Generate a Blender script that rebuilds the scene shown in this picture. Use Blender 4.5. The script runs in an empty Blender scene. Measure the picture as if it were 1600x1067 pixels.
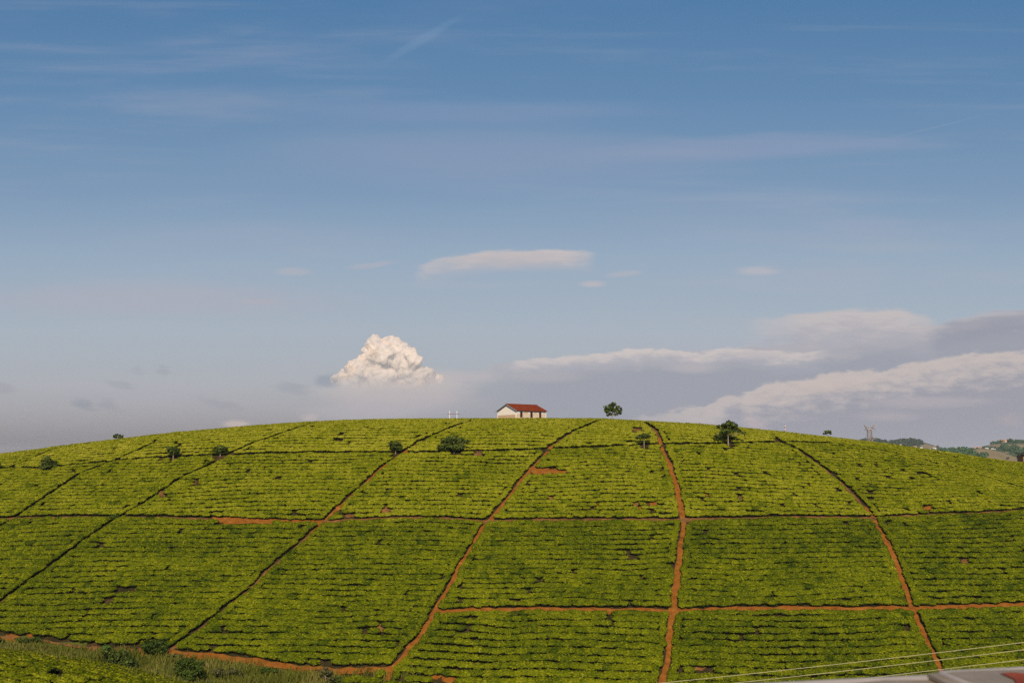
import bpy, bmesh, math, random
import numpy as np
from mathutils import Vector, Matrix

sc = bpy.context.scene
C = sc.collection
R = math.radians
rng = np.random.default_rng(7)
random.seed(7)

# ------------------------------------------------------------------ camera
F = 1600 * 35.0 / 36.0                      # focal length in photo pixels
HORIZON = 712.0
PITCH = math.atan((HORIZON - 533.5) / F)
cam = bpy.data.cameras.new("camera")
cam.lens = 35.0
cam.sensor_width = 36.0
cam.clip_start = 0.1
cam.clip_end = 60000
cam.dof.use_dof = True
cam.dof.focus_distance = 170.0
cam.dof.aperture_fstop = 2.8
cam_ob = bpy.data.objects.new("camera", cam)
C.objects.link(cam_ob)
cam_ob.location = (0, 0, 0)
cam_ob.rotation_euler = (R(90) + PITCH, 0, 0)
sc.camera = cam_ob

SUN_EL, SUN_AZ = R(37), R(183)               # sun behind the camera (azimuth from +Y, clockwise)
sun = bpy.data.lights.new("sun", 'SUN')
sun.energy = 4.8
sun.angle = R(0.5)
sun.color = (1.0, 0.86, 0.66)
sun_ob = bpy.data.objects.new("sun", sun)
C.objects.link(sun_ob)
to_sun = Vector((math.sin(SUN_AZ) * math.cos(SUN_EL), math.cos(SUN_AZ) * math.cos(SUN_EL), math.sin(SUN_EL)))
sun_ob.rotation_euler = to_sun.to_track_quat('Z', 'Y').to_euler()
sun_ob.location = to_sun * 200

sc.view_settings.view_transform = 'Standard'
sc.view_settings.look = 'None'
sc.view_settings.exposure = 0.0
sc.view_settings.gamma = 1.0
sc.cycles.use_denoising = False
sc.cycles.max_bounces = 6
sc.cycles.diffuse_bounces = 3
sc.cycles.volume_bounces = 1
sc.cycles.transparent_max_bounces = 12

# pixel of the photograph (1600 wide) -> direction; used to measure where things stand
def ray(px, py):
    px, py = np.asarray(px, float), np.asarray(py, float)
    u = (px - 800) / F
    v = -(py - 533.5) / F
    yw = math.cos(PITCH) - v * math.sin(PITCH)
    zw = math.sin(PITCH) + v * math.cos(PITCH)
    return u / yw, zw / yw                    # x/y and z/y

def to_px(x, y, z):
    a, t = x / y, z / y
    cp, sp = math.cos(PITCH), math.sin(PITCH)
    d = cp + t * sp
    return 800 + F * a / d, 533.5 - F * (t * cp - sp) / d

# ------------------------------------------------------------------ sky
world = bpy.data.worlds.new("World")
sc.world = world
world.use_nodes = True
wt = world.node_tree
bg = wt.nodes['Background']
SKY_STRENGTH = 0.12
bg.inputs[1].default_value = SKY_STRENGTH

def wn(kind, **kw):
    n = wt.nodes.new(kind)
    for k, v in kw.items():
        setattr(n, k, v)
    return n

def wset(sock, v):
    if isinstance(v, bpy.types.NodeSocket):
        wt.links.new(v, sock)
    else:
        sock.default_value = v

def wm(op, a, b=None, c=None, clamp=False):
    n = wn('ShaderNodeMath', operation=op)
    wset(n.inputs[0], a)
    if b is not None:
        wset(n.inputs[1], b)
    if c is not None:
        wset(n.inputs[2], c)
    if clamp:
        return wm('MINIMUM', wm('MAXIMUM', n.outputs[0], 0.0), 1.0)
    return n.outputs[0]

def wsmooth(x, lo, hi, a=0.0, b=1.0):
    n = wn('ShaderNodeMapRange', interpolation_type='SMOOTHSTEP', clamp=False)
    wset(n.inputs['Value'], x)
    n.inputs['From Min'].default_value = lo
    n.inputs['From Max'].default_value = hi
    n.inputs['To Min'].default_value = a
    n.inputs['To Max'].default_value = b
    return n.outputs[0]

def wmix(f, a, b):
    n = wn('ShaderNodeMix', data_type='RGBA')
    wset(n.inputs[0], f)
    wset(n.inputs[6], a)
    wset(n.inputs[7], b)
    return n.outputs[2]

def wramp(x, stops, interp='B_SPLINE'):
    n = wn('ShaderNodeValToRGB')
    cr = n.color_ramp
    cr.interpolation = interp
    while len(cr.elements) < len(stops):
        cr.elements.new(0.5)
    for e, (p, c) in zip(cr.elements, stops):
        e.position = p
        e.color = c if len(c) == 4 else (*c, 1)
    wset(n.inputs[0], x)
    return n

def srgb(r, g, b):
    f = lambda c: (c / 12.92 if c <= 0.04045 else ((c + 0.055) / 1.055) ** 2.4)
    return (f(r / 255), f(g / 255), f(b / 255))

def skycol(r, g, b):                        # a colour as it leaves the Background node
    return tuple(c / SKY_STRENGTH for c in srgb(r, g, b)) + (1,)

sky = wn('ShaderNodeTexSky', sky_type='NISHITA', sun_disc=False)
sky.sun_elevation = SUN_EL
sky.sun_rotation = SUN_AZ
sky.altitude = 1500
sky.air_density = 1.0
sky.dust_density = 4.0
sky.ozone_density = 1.2
tc = wn('ShaderNodeTexCoord')
sep = wn('ShaderNodeSeparateXYZ')
wt.links.new(tc.outputs['Generated'], sep.inputs[0])
ynorth = wm('MAXIMUM', sep.outputs[1], 0.08)
A = wm('DIVIDE', sep.outputs[0], ynorth)    # tangent of azimuth
E = wm('DIVIDE', sep.outputs[2], ynorth)    # tangent of elevation
PX = 1.0 / F

def wnoise(sx, sy, scale=1.0, detail=6.0, rough=0.55, off=(0, 0, 0), distort=0.0):
    cv = wn('ShaderNodeCombineXYZ')
    wset(cv.inputs[0], wm('MULTIPLY_ADD', A, sx, off[0]))
    wset(cv.inputs[1], wm('MULTIPLY_ADD', E, sy, off[1]))
    cv.inputs[2].default_value = off[2]
    n = wn('ShaderNodeTexNoise')
    wt.links.new(cv.outputs[0], n.inputs['Vector'])
    n.inputs['Scale'].default_value = scale
    n.inputs['Detail'].default_value = detail
    n.inputs['Roughness'].default_value = rough
    n.inputs['Distortion'].default_value = distort
    return n.outputs[0]

# Nishita, with the milky veil of high cloud and dusty air that thickens towards the horizon
e_of = lambda py: float(ray(800, py)[1])
E01 = wm('DIVIDE', E, 0.55, clamp=True)
veil = wramp(E01, [(max(0, e_of(y)) / 0.55, skycol(*c)) for y, c in
                   [(712, (126, 121, 130)), (690, (138, 134, 140)), (665, (154, 151, 156)), (640, (164, 163, 168)), (600, (170, 172, 178)), (520, (167, 177, 187)),
                    (400, (150, 169, 188)), (300, (124, 152, 181)), (150, (98, 136, 173)), (0, (78, 123, 166))]], 'LINEAR')
vfac = wramp(E01, [(0.0, (1, 1, 1)), (e_of(600) / 0.55, (.95, .95, .95)), (e_of(400) / 0.55, (.92, .92, .92)), (e_of(0) / 0.55, (.9, .9, .9)), (1, (.3, .3, .3))], 'LINEAR')
vf_ = wn('ShaderNodeSeparateColor')
wt.links.new(vfac.outputs[0], vf_.inputs[0])
col = wmix(vf_.outputs[0], sky.outputs[0], veil.outputs[0])

def layer(mask, color):
    """lay a cloud over what is there so far"""
    global col
    col = wmix(mask, col, color)

def wval(rampnode):
    n = wn('ShaderNodeSeparateColor')
    wt.links.new(rampnode.outputs[0], n.inputs[0])
    return n.outputs[0]

# faint cirrus streaks over the whole sky
ci = wnoise(1.6, 16.0, 1.0, 7, .6, (3.1, 0.4, 0), .3)
ci2 = wnoise(1.0, 4.0, 1.0, 4, .5, (8.1, 2.4, 4))
cim = wm('MULTIPLY', wsmooth(ci, .48, .72), wsmooth(ci2, .40, .66))
layer(wm('MULTIPLY', cim, .34), skycol(178, 175, 190))
ci3 = wnoise(2.4, 30.0, 1.0, 8, .6, (1.1, 7.4, 2), .4)
layer(wm('MULTIPLY', wsmooth(ci3, .5, .8), .16), skycol(188, 184, 192))

_puff = {}
def puff(rx, ry):
    """a noise field for wisps of about this size, shared between them"""
    k = (round(math.log2(rx) / 1.3), round(math.log2(ry) / 1.3))
    if k not in _puff:
        qx, qy = 2 ** (k[0] * 1.3), 2 ** (k[1] * 1.3)
        _puff[k] = wnoise(.7 / (qx * PX), 1.0 / (qy * PX), 1.0, 6, .6, (k[0] * 3.1, k[1] * 5.3, .5))
    return _puff[k]

def blob(px, py, rx, ry, color, op, warp=.5, seed=0.0, soft=1.0, tilt=0.0):
    """a small wisp of cloud: a ragged ellipse of the sky"""
    a0, e0 = [float(v) for v in ray(px, py)]
    n = puff(rx, ry)
    RX, RY = rx * PX, ry * PX
    k1, k2, k3 = .5 * warp, 1.0 * warp, 1.7 * warp
    dx = wm('MULTIPLY_ADD', A, 1 / RX, wm('MULTIPLY_ADD', n, k1, -a0 / RX - .5 * k1))
    dy = wm('MULTIPLY_ADD', E, 1 / RY, wm('MULTIPLY_ADD', n, k2, -e0 / RY - .5 * k2 + (tilt * a0 / RY)))
    if tilt:
        dy = wm('MULTIPLY_ADD', A, -tilt / RY, dy)
    r2 = wm('SQRT', wm('ADD', wm('MULTIPLY', dx, dx), wm('MULTIPLY', dy, dy)))
    r2 = wm('ADD', wm('MULTIPLY_ADD', n, k3, -.5 * k3), r2)
    m = wsmooth(r2, 1.0 - .75 * soft, 1.0 + .12 * soft, 1.0, 0.0)
    layer(wm('MULTIPLY', m, op), skycol(*color))

def bank(top, opac, bright, grey, soft, thick, warp, wx, wy, seed, op=1.0, low=None, rim=1.0):
    """a long bank of cloud: TOP is its upper edge [(px, py)], OPAC its density along it [(px, 0..1)]; bright along the top, grey below"""
    pts = [(float(ray(x, y)[0]), float(ray(x, y)[1])) for x, y in top]
    a0, a1 = pts[0][0], pts[-1][0]
    e0, e1 = min(p[1] for p in pts), max(p[1] for p in pts) + 1e-6
    aa = wm('DIVIDE', wm('SUBTRACT', A, a0), a1 - a0, clamp=True)
    rt = wramp(aa, [((p[0] - a0) / (a1 - a0), ((p[1] - e0) / (e1 - e0),) * 3) for p in pts], 'EASE')
    et = wm('MULTIPLY_ADD', wval(rt), e1 - e0, e0)
    n = wnoise(1 / (wx * PX), 1 / (wy * PX), 1.0, 8, .58, (seed, seed * 2.3, seed * .7), .2)
    nn = wm('MULTIPLY', wm('SUBTRACT', n, .5), 2 * warp * PX)
    d = wm('ADD', wm('SUBTRACT', et, E), nn)
    m = wsmooth(d, 0, soft * PX)
    if low:
        m = wm('MULTIPLY', m, wsmooth(d, low[0] * PX, low[1] * PX, 1.0, 0.0))
    oo = wramp(wm('MULTIPLY_ADD', nn, 1.5 / (a1 - a0), aa, clamp=True), [((float(ray(x, 600)[0]) - a0) / (a1 - a0), (o,) * 3) for x, o in opac], 'EASE')
    m = wm('MULTIPLY', wm('MULTIPLY', m, wval(oo)), op)
    n2 = wnoise(1 / (wx * .6 * PX), 1 / (wy * .6 * PX), 1.0, 6, .6, (seed + 9, seed, seed))
    g = wsmooth(wm('MULTIPLY_ADD', wm('SUBTRACT', n2, .5), 1.4 * thick * PX, d), .1 * thick * PX, thick * PX)
    layer(m, wmix(g, skycol(*bright), skycol(*grey)))

# lens-shaped cloud high over the house and its small companions
bank([(640, 414), (700, 398), (770, 389), (860, 387), (935, 390)], [(640, 0), (668, .6), (760, 1), (880, 1), (915, .7), (940, 0)],
     (198, 190, 190), (176, 178, 187), 7, 34, 8, 60, 12, 1.3, .95, (16, 46))
blob(800, 405, 120, 20, (186, 180, 184), .45, .5, 3.1)
blob(458, 424, 34, 9, (178, 178, 188), .6, .5, 5.2)
blob(578, 415, 46, 6, (176, 176, 188), .55, .6, 6.2, tilt=.12)
blob(926, 444, 26, 6, (190, 184, 188), .7, .5, 7.2)
blob(975, 428, 40, 6, (182, 180, 188), .5, .6, 8.2, tilt=.1)
blob(1186, 423, 46, 9, (186, 184, 190), .65, .5, 9.2)
blob(402, 471, 44, 6, (180, 176, 184), .5, .5, 10.2)
blob(250, 470, 380, 34, (176, 172, 184), .45, .6, 11.2)
blob(760, 240, 460, 70, (150, 160, 184), .34, .7, 12.2, tilt=.0)
blob(1180, 232, 330, 24, (156, 162, 186), .34, .7, 13.2, tilt=.03)
blob(720, 175, 380, 26, (132, 150, 182), .4, .7, 14.2)
blob(660, 62, 80, 12, (122, 152, 186), .32, .5, 15.2, tilt=.62)
blob(1450, 202, 110, 2.2, (140, 160, 188), .22, .3, 16.2, tilt=.25)
blob(400, 375, 330, 34, (150, 166, 188), .4, .7, 17.2)
blob(1380, 385, 150, 14, (164, 174, 188), .4, .6, 18.2)

# the broad grey deck behind the house and to the right of it
bank([(520, 640), (600, 604), (700, 585), (800, 562), (900, 552), (1000, 545), (1100, 545), (1190, 538), (1300, 530), (1400, 505), (1480, 500), (1560, 484), (1800, 480)],
     [(520, 0), (600, .35), (760, .6), (860, .95), (1300, 1), (1800, 1)], (178, 175, 181), (156, 159, 170), 9, 40, 14, 60, 20, 2.6, .95)
# flat-topped pale plateau of cloud at the upper right
bank([(1150, 500), (1200, 492), (1260, 486), (1330, 481), (1400, 480), (1440, 488), (1480, 500)],
     [(1150, 0), (1215, .55), (1270, .9), (1400, 1), (1440, .75), (1475, 0)], (194, 187, 188), (172, 171, 180), 8, 60, 9, 60, 16, 4.4, 1.0, (40, 86))
# broken bright edge running from behind the house to the right
bank([(790, 566), (850, 556), (930, 550), (1000, 542), (1090, 548), (1160, 540), (1230, 548), (1300, 544)],
     [(790, 0), (820, .8), (1000, 1), (1100, .9), (1200, 1), (1270, .8), (1310, 0)], (204, 195, 192), (172, 172, 181), 5, 26, 12, 38, 12, 5.5, .95, (14, 42))
blob(850, 590, 70, 10, (176, 172, 178), .6, .6, 21.2)
blob(1080, 575, 40, 10, (180, 175, 180), .7, .7, 22.2)
blob(1190, 555, 60, 9, (186, 180, 184), .6, .6, 22.9)
# grey bars at the right edge
bank([(1440, 512), (1500, 492), (1560, 482), (1620, 480), (1800, 470)], [(1440, 0), (1500, .7), (1800, 1)],
     (184, 179, 185), (146, 150, 164), 8, 16, 9, 90, 8, 6.3, .8, (30, 54))
# large warm-edged mass rising to the right from the ridge
bank([(930, 668), (1010, 648), (1090, 632), (1150, 614), (1200, 598), (1270, 584), (1340, 576), (1400, 570), (1470, 556), (1540, 549), (1620, 545), (1800, 540)],
     [(930, 0), (1000, .45), (1100, .8), (1200, 1), (1800, 1)], (199, 188, 184), (156, 156, 167), 8, 70, 18, 44, 16, 7.7, .88, (95, 165))
blob(1300, 600, 90, 16, (200, 186, 180), .6, .7, 23.2, tilt=.08)
blob(1180, 626, 40, 9, (194, 182, 180), .6, .7, 24.2, tilt=.2)
blob(1440, 628, 120, 12, (180, 172, 178), .6, .7, 25.2)
blob(1385, 650, 60, 10, (176, 168, 174), .6, .7, 26.2)
blob(1150, 648, 22, 20, (152, 154, 168), .7, .6, 27.2)
blob(1180, 662, 26, 12, (182, 170, 174), .6, .6, 28.2, tilt=-.5)
blob(1578, 655, 26, 14, (170, 162, 168), .6, .6, 29.2)
# small dark scraps and pink tufts low on the left
for q in [(130, 632, 17, 6, (140, 144, 158), .75), (172, 634, 18, 7, (150, 152, 162), .65), (345, 630, 24, 8, (152, 154, 164), .6),
          (187, 602, 18, 5, (152, 156, 164), .55), (255, 579, 12, 6, (150, 156, 166), .55), (455, 607, 22, 7, (156, 158, 168), .7),
          (6, 607, 18, 7, (150, 152, 162), .5), (215, 580, 10, 5, (156, 160, 168), .4)]:
    blob(q[0], q[1], q[2] * 1.5, q[3] * 1.5, q[4], q[5] * .7, 1.5, q[0] * .013, tilt=-.2)
blob(368, 662, 26, 7, (196, 182, 176), .8, .6, 33.2)
blob(485, 652, 18, 8, (190, 178, 178), .7, .6, 34.2)
blob(610, 606, 135, 30, (200, 190, 186), .8, .5, 35.6)
blob(620, 626, 140, 34, (182, 176, 180), .7, .5, 35.2)
blob(560, 646, 110, 20, (178, 174, 180), .6, .6, 36.2)
blob(720, 590, 90, 10, (186, 180, 184), .6, .5, 37.2)
blob(512, 596, 26, 12, (146, 154, 168), .7, .7, 38.2)
wt.links.new(col, bg.inputs[0])

# ------------------------------------------------------------------ helpers
def tag(o, label=None, cat=None, group=None, kind=None):
    if label: o['label'] = label
    if cat: o['category'] = cat
    if group: o['group'] = group
    if kind: o['kind'] = kind
    return o

def empty(name, loc, label, cat, group=None):
    o = bpy.data.objects.new(name, None)
    C.objects.link(o)
    o.location = loc
    o.empty_display_size = .5
    return tag(o, label, cat, group)

def mesh_from(name, verts, faces, mats, parent=None, mat_idx=None, tint=None, smooth=False):
    """verts (n,3); faces (m,3) or (m,4) arrays, or a list of such arrays"""
    if not isinstance(faces, list):
        faces = [faces]
    faces = [np.asarray(f, np.int32) for f in faces if len(f)]
    me = bpy.data.meshes.new(name)
    verts = np.asarray(verts, np.float32)
    me.vertices.add(len(verts))
    me.vertices.foreach_set('co', verts.ravel())
    loops = np.concatenate([f.ravel() for f in faces])
    sizes = np.concatenate([np.full(len(f), f.shape[1], np.int32) for f in faces])
    starts = np.concatenate([[0], np.cumsum(sizes)[:-1]]).astype(np.int32)
    me.loops.add(len(loops))
    me.loops.foreach_set('vertex_index', loops)
    me.polygons.add(len(sizes))
    me.polygons.foreach_set('loop_start', starts)
    me.polygons.foreach_set('loop_total', sizes)
    if mat_idx is not None:
        me.polygons.foreach_set('material_index', np.asarray(mat_idx, np.int32))
    if tint is not None:
        at = me.attributes.new('tint', 'FLOAT', 'FACE')
        at.data.foreach_set('value', np.asarray(tint, np.float32))
    me.update(calc_edges=True)
    me.validate()
    if smooth:
        me.polygons.foreach_set('use_smooth', np.ones(len(sizes), bool))
    for m in (mats if isinstance(mats, (list, tuple)) else [mats]):
        me.materials.append(m)
    o = bpy.data.objects.new(name, me)
    C.objects.link(o)
    if parent:
        o.parent = parent
    return o

def bm_obj(name, bm, mat, parent=None, bevel=0.0):
    me = bpy.data.meshes.new(name)
    bmesh.ops.recalc_face_normals(bm, faces=bm.faces)
    bm.to_mesh(me)
    bm.free()
    for m in (mat if isinstance(mat, (list, tuple)) else [mat]):
        me.materials.append(m)
    o = bpy.data.objects.new(name, me)
    C.objects.link(o)
    if parent:
        o.parent = parent
    if bevel:
        b = o.modifiers.new('bevel', 'BEVEL')
        b.width = bevel
        b.segments = 2
    return o

def bx(bm, x0, x1, y0, y1, z0, z1):
    v = [bm.verts.new(p) for p in [(x0, y0, z0), (x1, y0, z0), (x1, y1, z0), (x0, y1, z0), (x0, y0, z1), (x1, y0, z1), (x1, y1, z1), (x0, y1, z1)]]
    for f in [(0, 3, 2, 1), (4, 5, 6, 7), (0, 1, 5, 4), (1, 2, 6, 5), (2, 3, 7, 6), (3, 0, 4, 7)]:
        bm.faces.new([v[i] for i in f])

def tube(bm, pts, radii, n=6):
    """a tapered tube through the points"""
    rings = []
    pts = [Vector(p) for p in pts]
    for i, p in enumerate(pts):
        d = (pts[min(i + 1, len(pts) - 1)] - pts[max(i - 1, 0)]).normalized()
        up = Vector((0, 0, 1)) if abs(d.z) < .9 else Vector((1, 0, 0))
        s = d.cross(up).normalized()
        t = s.cross(d)
        rings.append([bm.verts.new(p + (s * math.cos(2 * math.pi * k / n) + t * math.sin(2 * math.pi * k / n)) * radii[i]) for k in range(n)])
    for a, b in zip(rings, rings[1:]):
        for k in range(n):
            bm.faces.new([a[k], a[(k + 1) % n], b[(k + 1) % n], b[k]])
    bm.faces.new(rings[0][::-1])
    bm.faces.new(rings[-1])

# value noise on the ground plane
def _hash(ix, iy, s):
    h = np.sin(ix * 127.1 + iy * 311.7 + s * 74.7) * 43758.5453
    return h - np.floor(h)

def noise2(x, y, s=0.0):
    x, y = np.asarray(x, float), np.asarray(y, float)
    ix, iy = np.floor(x), np.floor(y)
    fx, fy = x - ix, y - iy
    fx, fy = fx * fx * (3 - 2 * fx), fy * fy * (3 - 2 * fy)
    a, b = _hash(ix, iy, s), _hash(ix + 1, iy, s)
    c, d = _hash(ix, iy + 1, s), _hash(ix + 1, iy + 1, s)
    return (a + (b - a) * fx) * (1 - fy) + (c + (d - c) * fx) * fy

def fbm(x, y, s=0.0, o=3):
    v, amp, tot = 0, 1.0, 0
    for k in range(o):
        v = v + amp * noise2(x * 2 ** k, y * 2 ** k, s + k * 3.3)
        tot += amp
        amp *= .5
    return v / tot

# ------------------------------------------------------------------ materials
def material(name, rough=.8, spec=.2):
    m = bpy.data.materials.new(name)
    m.use_nodes = True
    p = m.node_tree.nodes['Principled BSDF']
    p.inputs['Roughness'].default_value = rough
    p.inputs['Specular IOR Level'].default_value = spec
    return m, m.node_tree, p

def node(nt, kind, **kw):
    n = nt.nodes.new(kind)
    for k, v in kw.items():
        setattr(n, k, v)
    return n

def ramp(nt, fac, stops, interp='LINEAR'):
    n = node(nt, 'ShaderNodeValToRGB')
    cr = n.color_ramp
    cr.interpolation = interp
    while len(cr.elements) < len(stops):
        cr.elements.new(.5)
    for e, (p, c) in zip(cr.elements, stops):
        e.position = p
        e.color = (*c, 1)
    if fac is not None:
        nt.links.new(fac, n.inputs[0])
    return n.outputs[0]

def tex_noise(nt, scale, detail=5, rough=.55, coord='Object', stretch=None):
    t = node(nt, 'ShaderNodeTexCoord')
    src = t.outputs[coord]
    if stretch:
        mp = node(nt, 'ShaderNodeMapping')
        mp.inputs['Scale'].default_value = stretch
        nt.links.new(src, mp.inputs[0])
        src = mp.outputs[0]
    n = node(nt, 'ShaderNodeTexNoise')
    n.inputs['Scale'].default_value = scale
    n.inputs['Detail'].default_value = detail
    n.inputs['Roughness'].default_value = rough
    nt.links.new(src, n.inputs['Vector'])
    return n.outputs[0]

def nmath(nt, op, a, b):
    n = node(nt, 'ShaderNodeMath', operation=op)
    for i, v in enumerate((a, b)):
        if isinstance(v, bpy.types.NodeSocket):
            nt.links.new(v, n.inputs[i])
        else:
            n.inputs[i].default_value = v
    return n.outputs[0]

def noisy(name, stops, scale, rough=.85, spec=.15, bump=0.0, detail=6, stretch=None):
    m, nt, p = material(name, rough, spec)
    f = tex_noise(nt, scale, detail, .6, stretch=stretch)
    nt.links.new(ramp(nt, f, stops), p.inputs['Base Color'])
    if bump:
        b = node(nt, 'ShaderNodeBump')
        b.inputs['Strength'].default_value = bump
        nt.links.new(f, b.inputs['Height'])
        nt.links.new(b.outputs[0], p.inputs['Normal'])
    return m

def leafy(name, stops, patch=.0, patch_scale=.08, transl=.22, rough=.55, spec=.25):
    """leaves: each leaf clump has its own tint; PATCH shifts it over the ground, as tea flushes differ"""
    m, nt, p = material(name, rough, spec)
    at = node(nt, 'ShaderNodeAttribute', attribute_name='tint')
    f = at.outputs['Fac']
    if patch:
        n = tex_noise(nt, patch_scale, 9, .68)
        f = nmath(nt, 'ADD', f, nmath(nt, 'MULTIPLY', nmath(nt, 'SUBTRACT', n, .5), patch))
    colr = ramp(nt, f, stops)
    nt.links.new(colr, p.inputs['Base Color'])
    tr = node(nt, 'ShaderNodeBsdfTranslucent')
    nt.links.new(colr, tr.inputs[0])
    mx = node(nt, 'ShaderNodeMixShader')
    mx.inputs[0].default_value = transl
    nt.links.new(p.outputs[0], mx.inputs[1])
    nt.links.new(tr.outputs[0], mx.inputs[2])
    nt.links.new(mx.outputs[0], nt.nodes['Material Output'].inputs[0])
    return m

M = {}
M['tea_leaf'] = leafy('tea_leaf', [(0.0, (.019, .036, .002)), (.3, (.066, .088, .002)), (.6, (.165, .180, .003)), (.85, (.25, .248, .009)), (1.0, (.36, .33, .035))], .85, .13, .22, .65, .03)
M['tea_stem'] = noisy('tea_stem', [(.3, (.010, .015, .004)), (.7, (.030, .031, .009))], 3.0, .9, .05)
M['litter'] = noisy('litter_soil', [(.25, (.014, .015, .005)), (.5, (.034, .025, .010)), (.75, (.08, .045, .018))], .8, .95, .05, .3)
M['red_soil'] = noisy('red_soil', [(.25, (.085, .028, .006)), (.45, (.19, .066, .010)), (.6, (.22, .082, .013)), (.8, (.34, .15, .035))], 1.1, .95, .05, .5)
M['worn_soil'] = noisy('worn_soil', [(.3, (.06, .035, .014)), (.55, (.16, .075, .025)), (.8, (.27, .11, .035))], .7, .95, .05, .4)
M['grass_ground'] = noisy('grass_ground', [(.25, (.04, .048, .008)), (.6, (.085, .09, .014)), (.8, (.15, .10, .035))], .4, .9, .1)
M['grass'] = leafy('grass_blades', [(0, (.06, .07, .010)), (.5, (.13, .14, .018)), (.8, (.21, .185, .045)), (1, (.27, .20, .09))], .6, .14, .3, .7, .05)
M['far_land'] = noisy('far_land', [(.3, (.03, .06, .02)), (.6, (.06, .09, .03)), (.8, (.12, .10, .05))], .012, .95, .05)
M['bark'] = noisy('bark', [(.3, (.16, .12, .075)), (.7, (.34, .27, .17))], 4.0, .9, .1, .3)
M['tree_leaf'] = leafy('tree_leaf', [(0, (.018, .030, .005)), (.5, (.055, .080, .013)), (.85, (.11, .135, .022)), (1, (.19, .20, .045))], 0, 1, .2, .6, .08)
M['tree_leaf_pale'] = leafy('tree_leaf_pale', [(0, (.020, .034, .005)), (.5, (.062, .088, .013)), (.85, (.12, .145, .022)), (1, (.20, .205, .05))], 0, 1, .2, .6, .08)
M['shrub_leaf'] = leafy('shrub_leaf', [(0, (.014, .028, .004)), (.5, (.040, .066, .008)), (.85, (.08, .115, .014)), (1, (.13, .15, .02))], 0, 1, .2, .6, .08)
M['bright_leaf'] = leafy('bright_leaf', [(0, (.02, .05, .003)), (.5, (.05, .11, .006)), (1, (.10, .19, .012))], 0, 1, .25)
M['twig_leaf'] = leafy('twig_leaf', [(0, (.03, .04, .01)), (.5, (.07, .075, .02)), (1, (.14, .12, .05))], 0, 1, .2)

# ------------------------------------------------------------------ terrain
YR = 212.0                                    # distance of the hill's brow
sil = [(-500, 776), (-250, 738), (0, 708), (60, 701), (120, 692), (185, 685), (260, 676), (350, 668), (420, 662), (500, 657), (560, 655.2), (620, 654), (720, 653.4), (800, 653), (860, 653.2),
       (920, 653.2), (957, 654), (1000, 656.5), (1050, 659), (1100, 662), (1150, 666.5), (1200, 671), (1250, 676.5), (1300, 682), (1350, 687.5), (1400, 694), (1450, 701), (1500, 709), (1550, 716), (1600, 721.5), (1850, 760), (2100, 800)]
sil_a, sil_t = ray([p[0] for p in sil], [p[1] for p in sil])
BUSH_H = 0.72

def profile(y):
    """the hill's cross-section: 24 degrees of slope, rounding over to a nearly flat top"""
    y = np.asarray(y, float)
    zr = 7.27
    s = YR - y
    k = 16.0
    up = .039 * s + np.where(s > 0, np.where(s < k, .41 * s * s / (2 * k), .41 * k / 2 + .41 * (s - k)), 0)
    z = zr - up
    z = np.where(y > 262, zr + .039 * 50 - .0009 * np.clip(y - 262, 0, 90) ** 2 - .162 * np.clip(y - 352, 0, None), z)
    return z

def w_side(y):
    y = np.asarray(y, float)
    w = np.clip((y - 158) / (YR - 158), 0, None) ** 1.5
    return np.where(y > YR, 1 + .006 * (y - YR), w)

side_a = np.linspace(-.75, .75, 301)
side_L = np.interp(side_a, sil_a, (np.interp(0, sil_a, sil_t) - np.interp(sil_a, sil_a, sil_t)) * YR)
_ys = np.linspace(186, 262, 153)
_kern = np.hanning(13) / np.hanning(13).sum()
for _ in range(30):                            # the brow, seen with the tea on it, is to follow the skyline
    aa, yy = np.meshgrid(side_a, _ys, indexing='ij')
    L = np.interp(aa * yy / YR, side_a, side_L)
    t = ((profile(yy) - L * w_side(yy) + BUSH_H) / yy).max(axis=1)
    side_L += (t - np.interp(side_a, sil_a, sil_t)) * YR * .4
    side_L = np.convolve(np.pad(side_L, 6, mode='edge'), _kern, 'valid')

TOE = [(-500, 985), (0, 996), (40, 999), (70, 1003), (110, 1010), (150, 1014), (215, 1017), (257, 1022), (310, 1026), (360, 1030), (400, 1036), (440, 1042), (475, 1047), (530, 1049.5), (580, 1048), (612, 1046)]

def hill_raw(x, y):
    L = np.interp(x / YR, side_a, side_L)
    return profile(y) - np.minimum(L, 42) * w_side(y)

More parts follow.
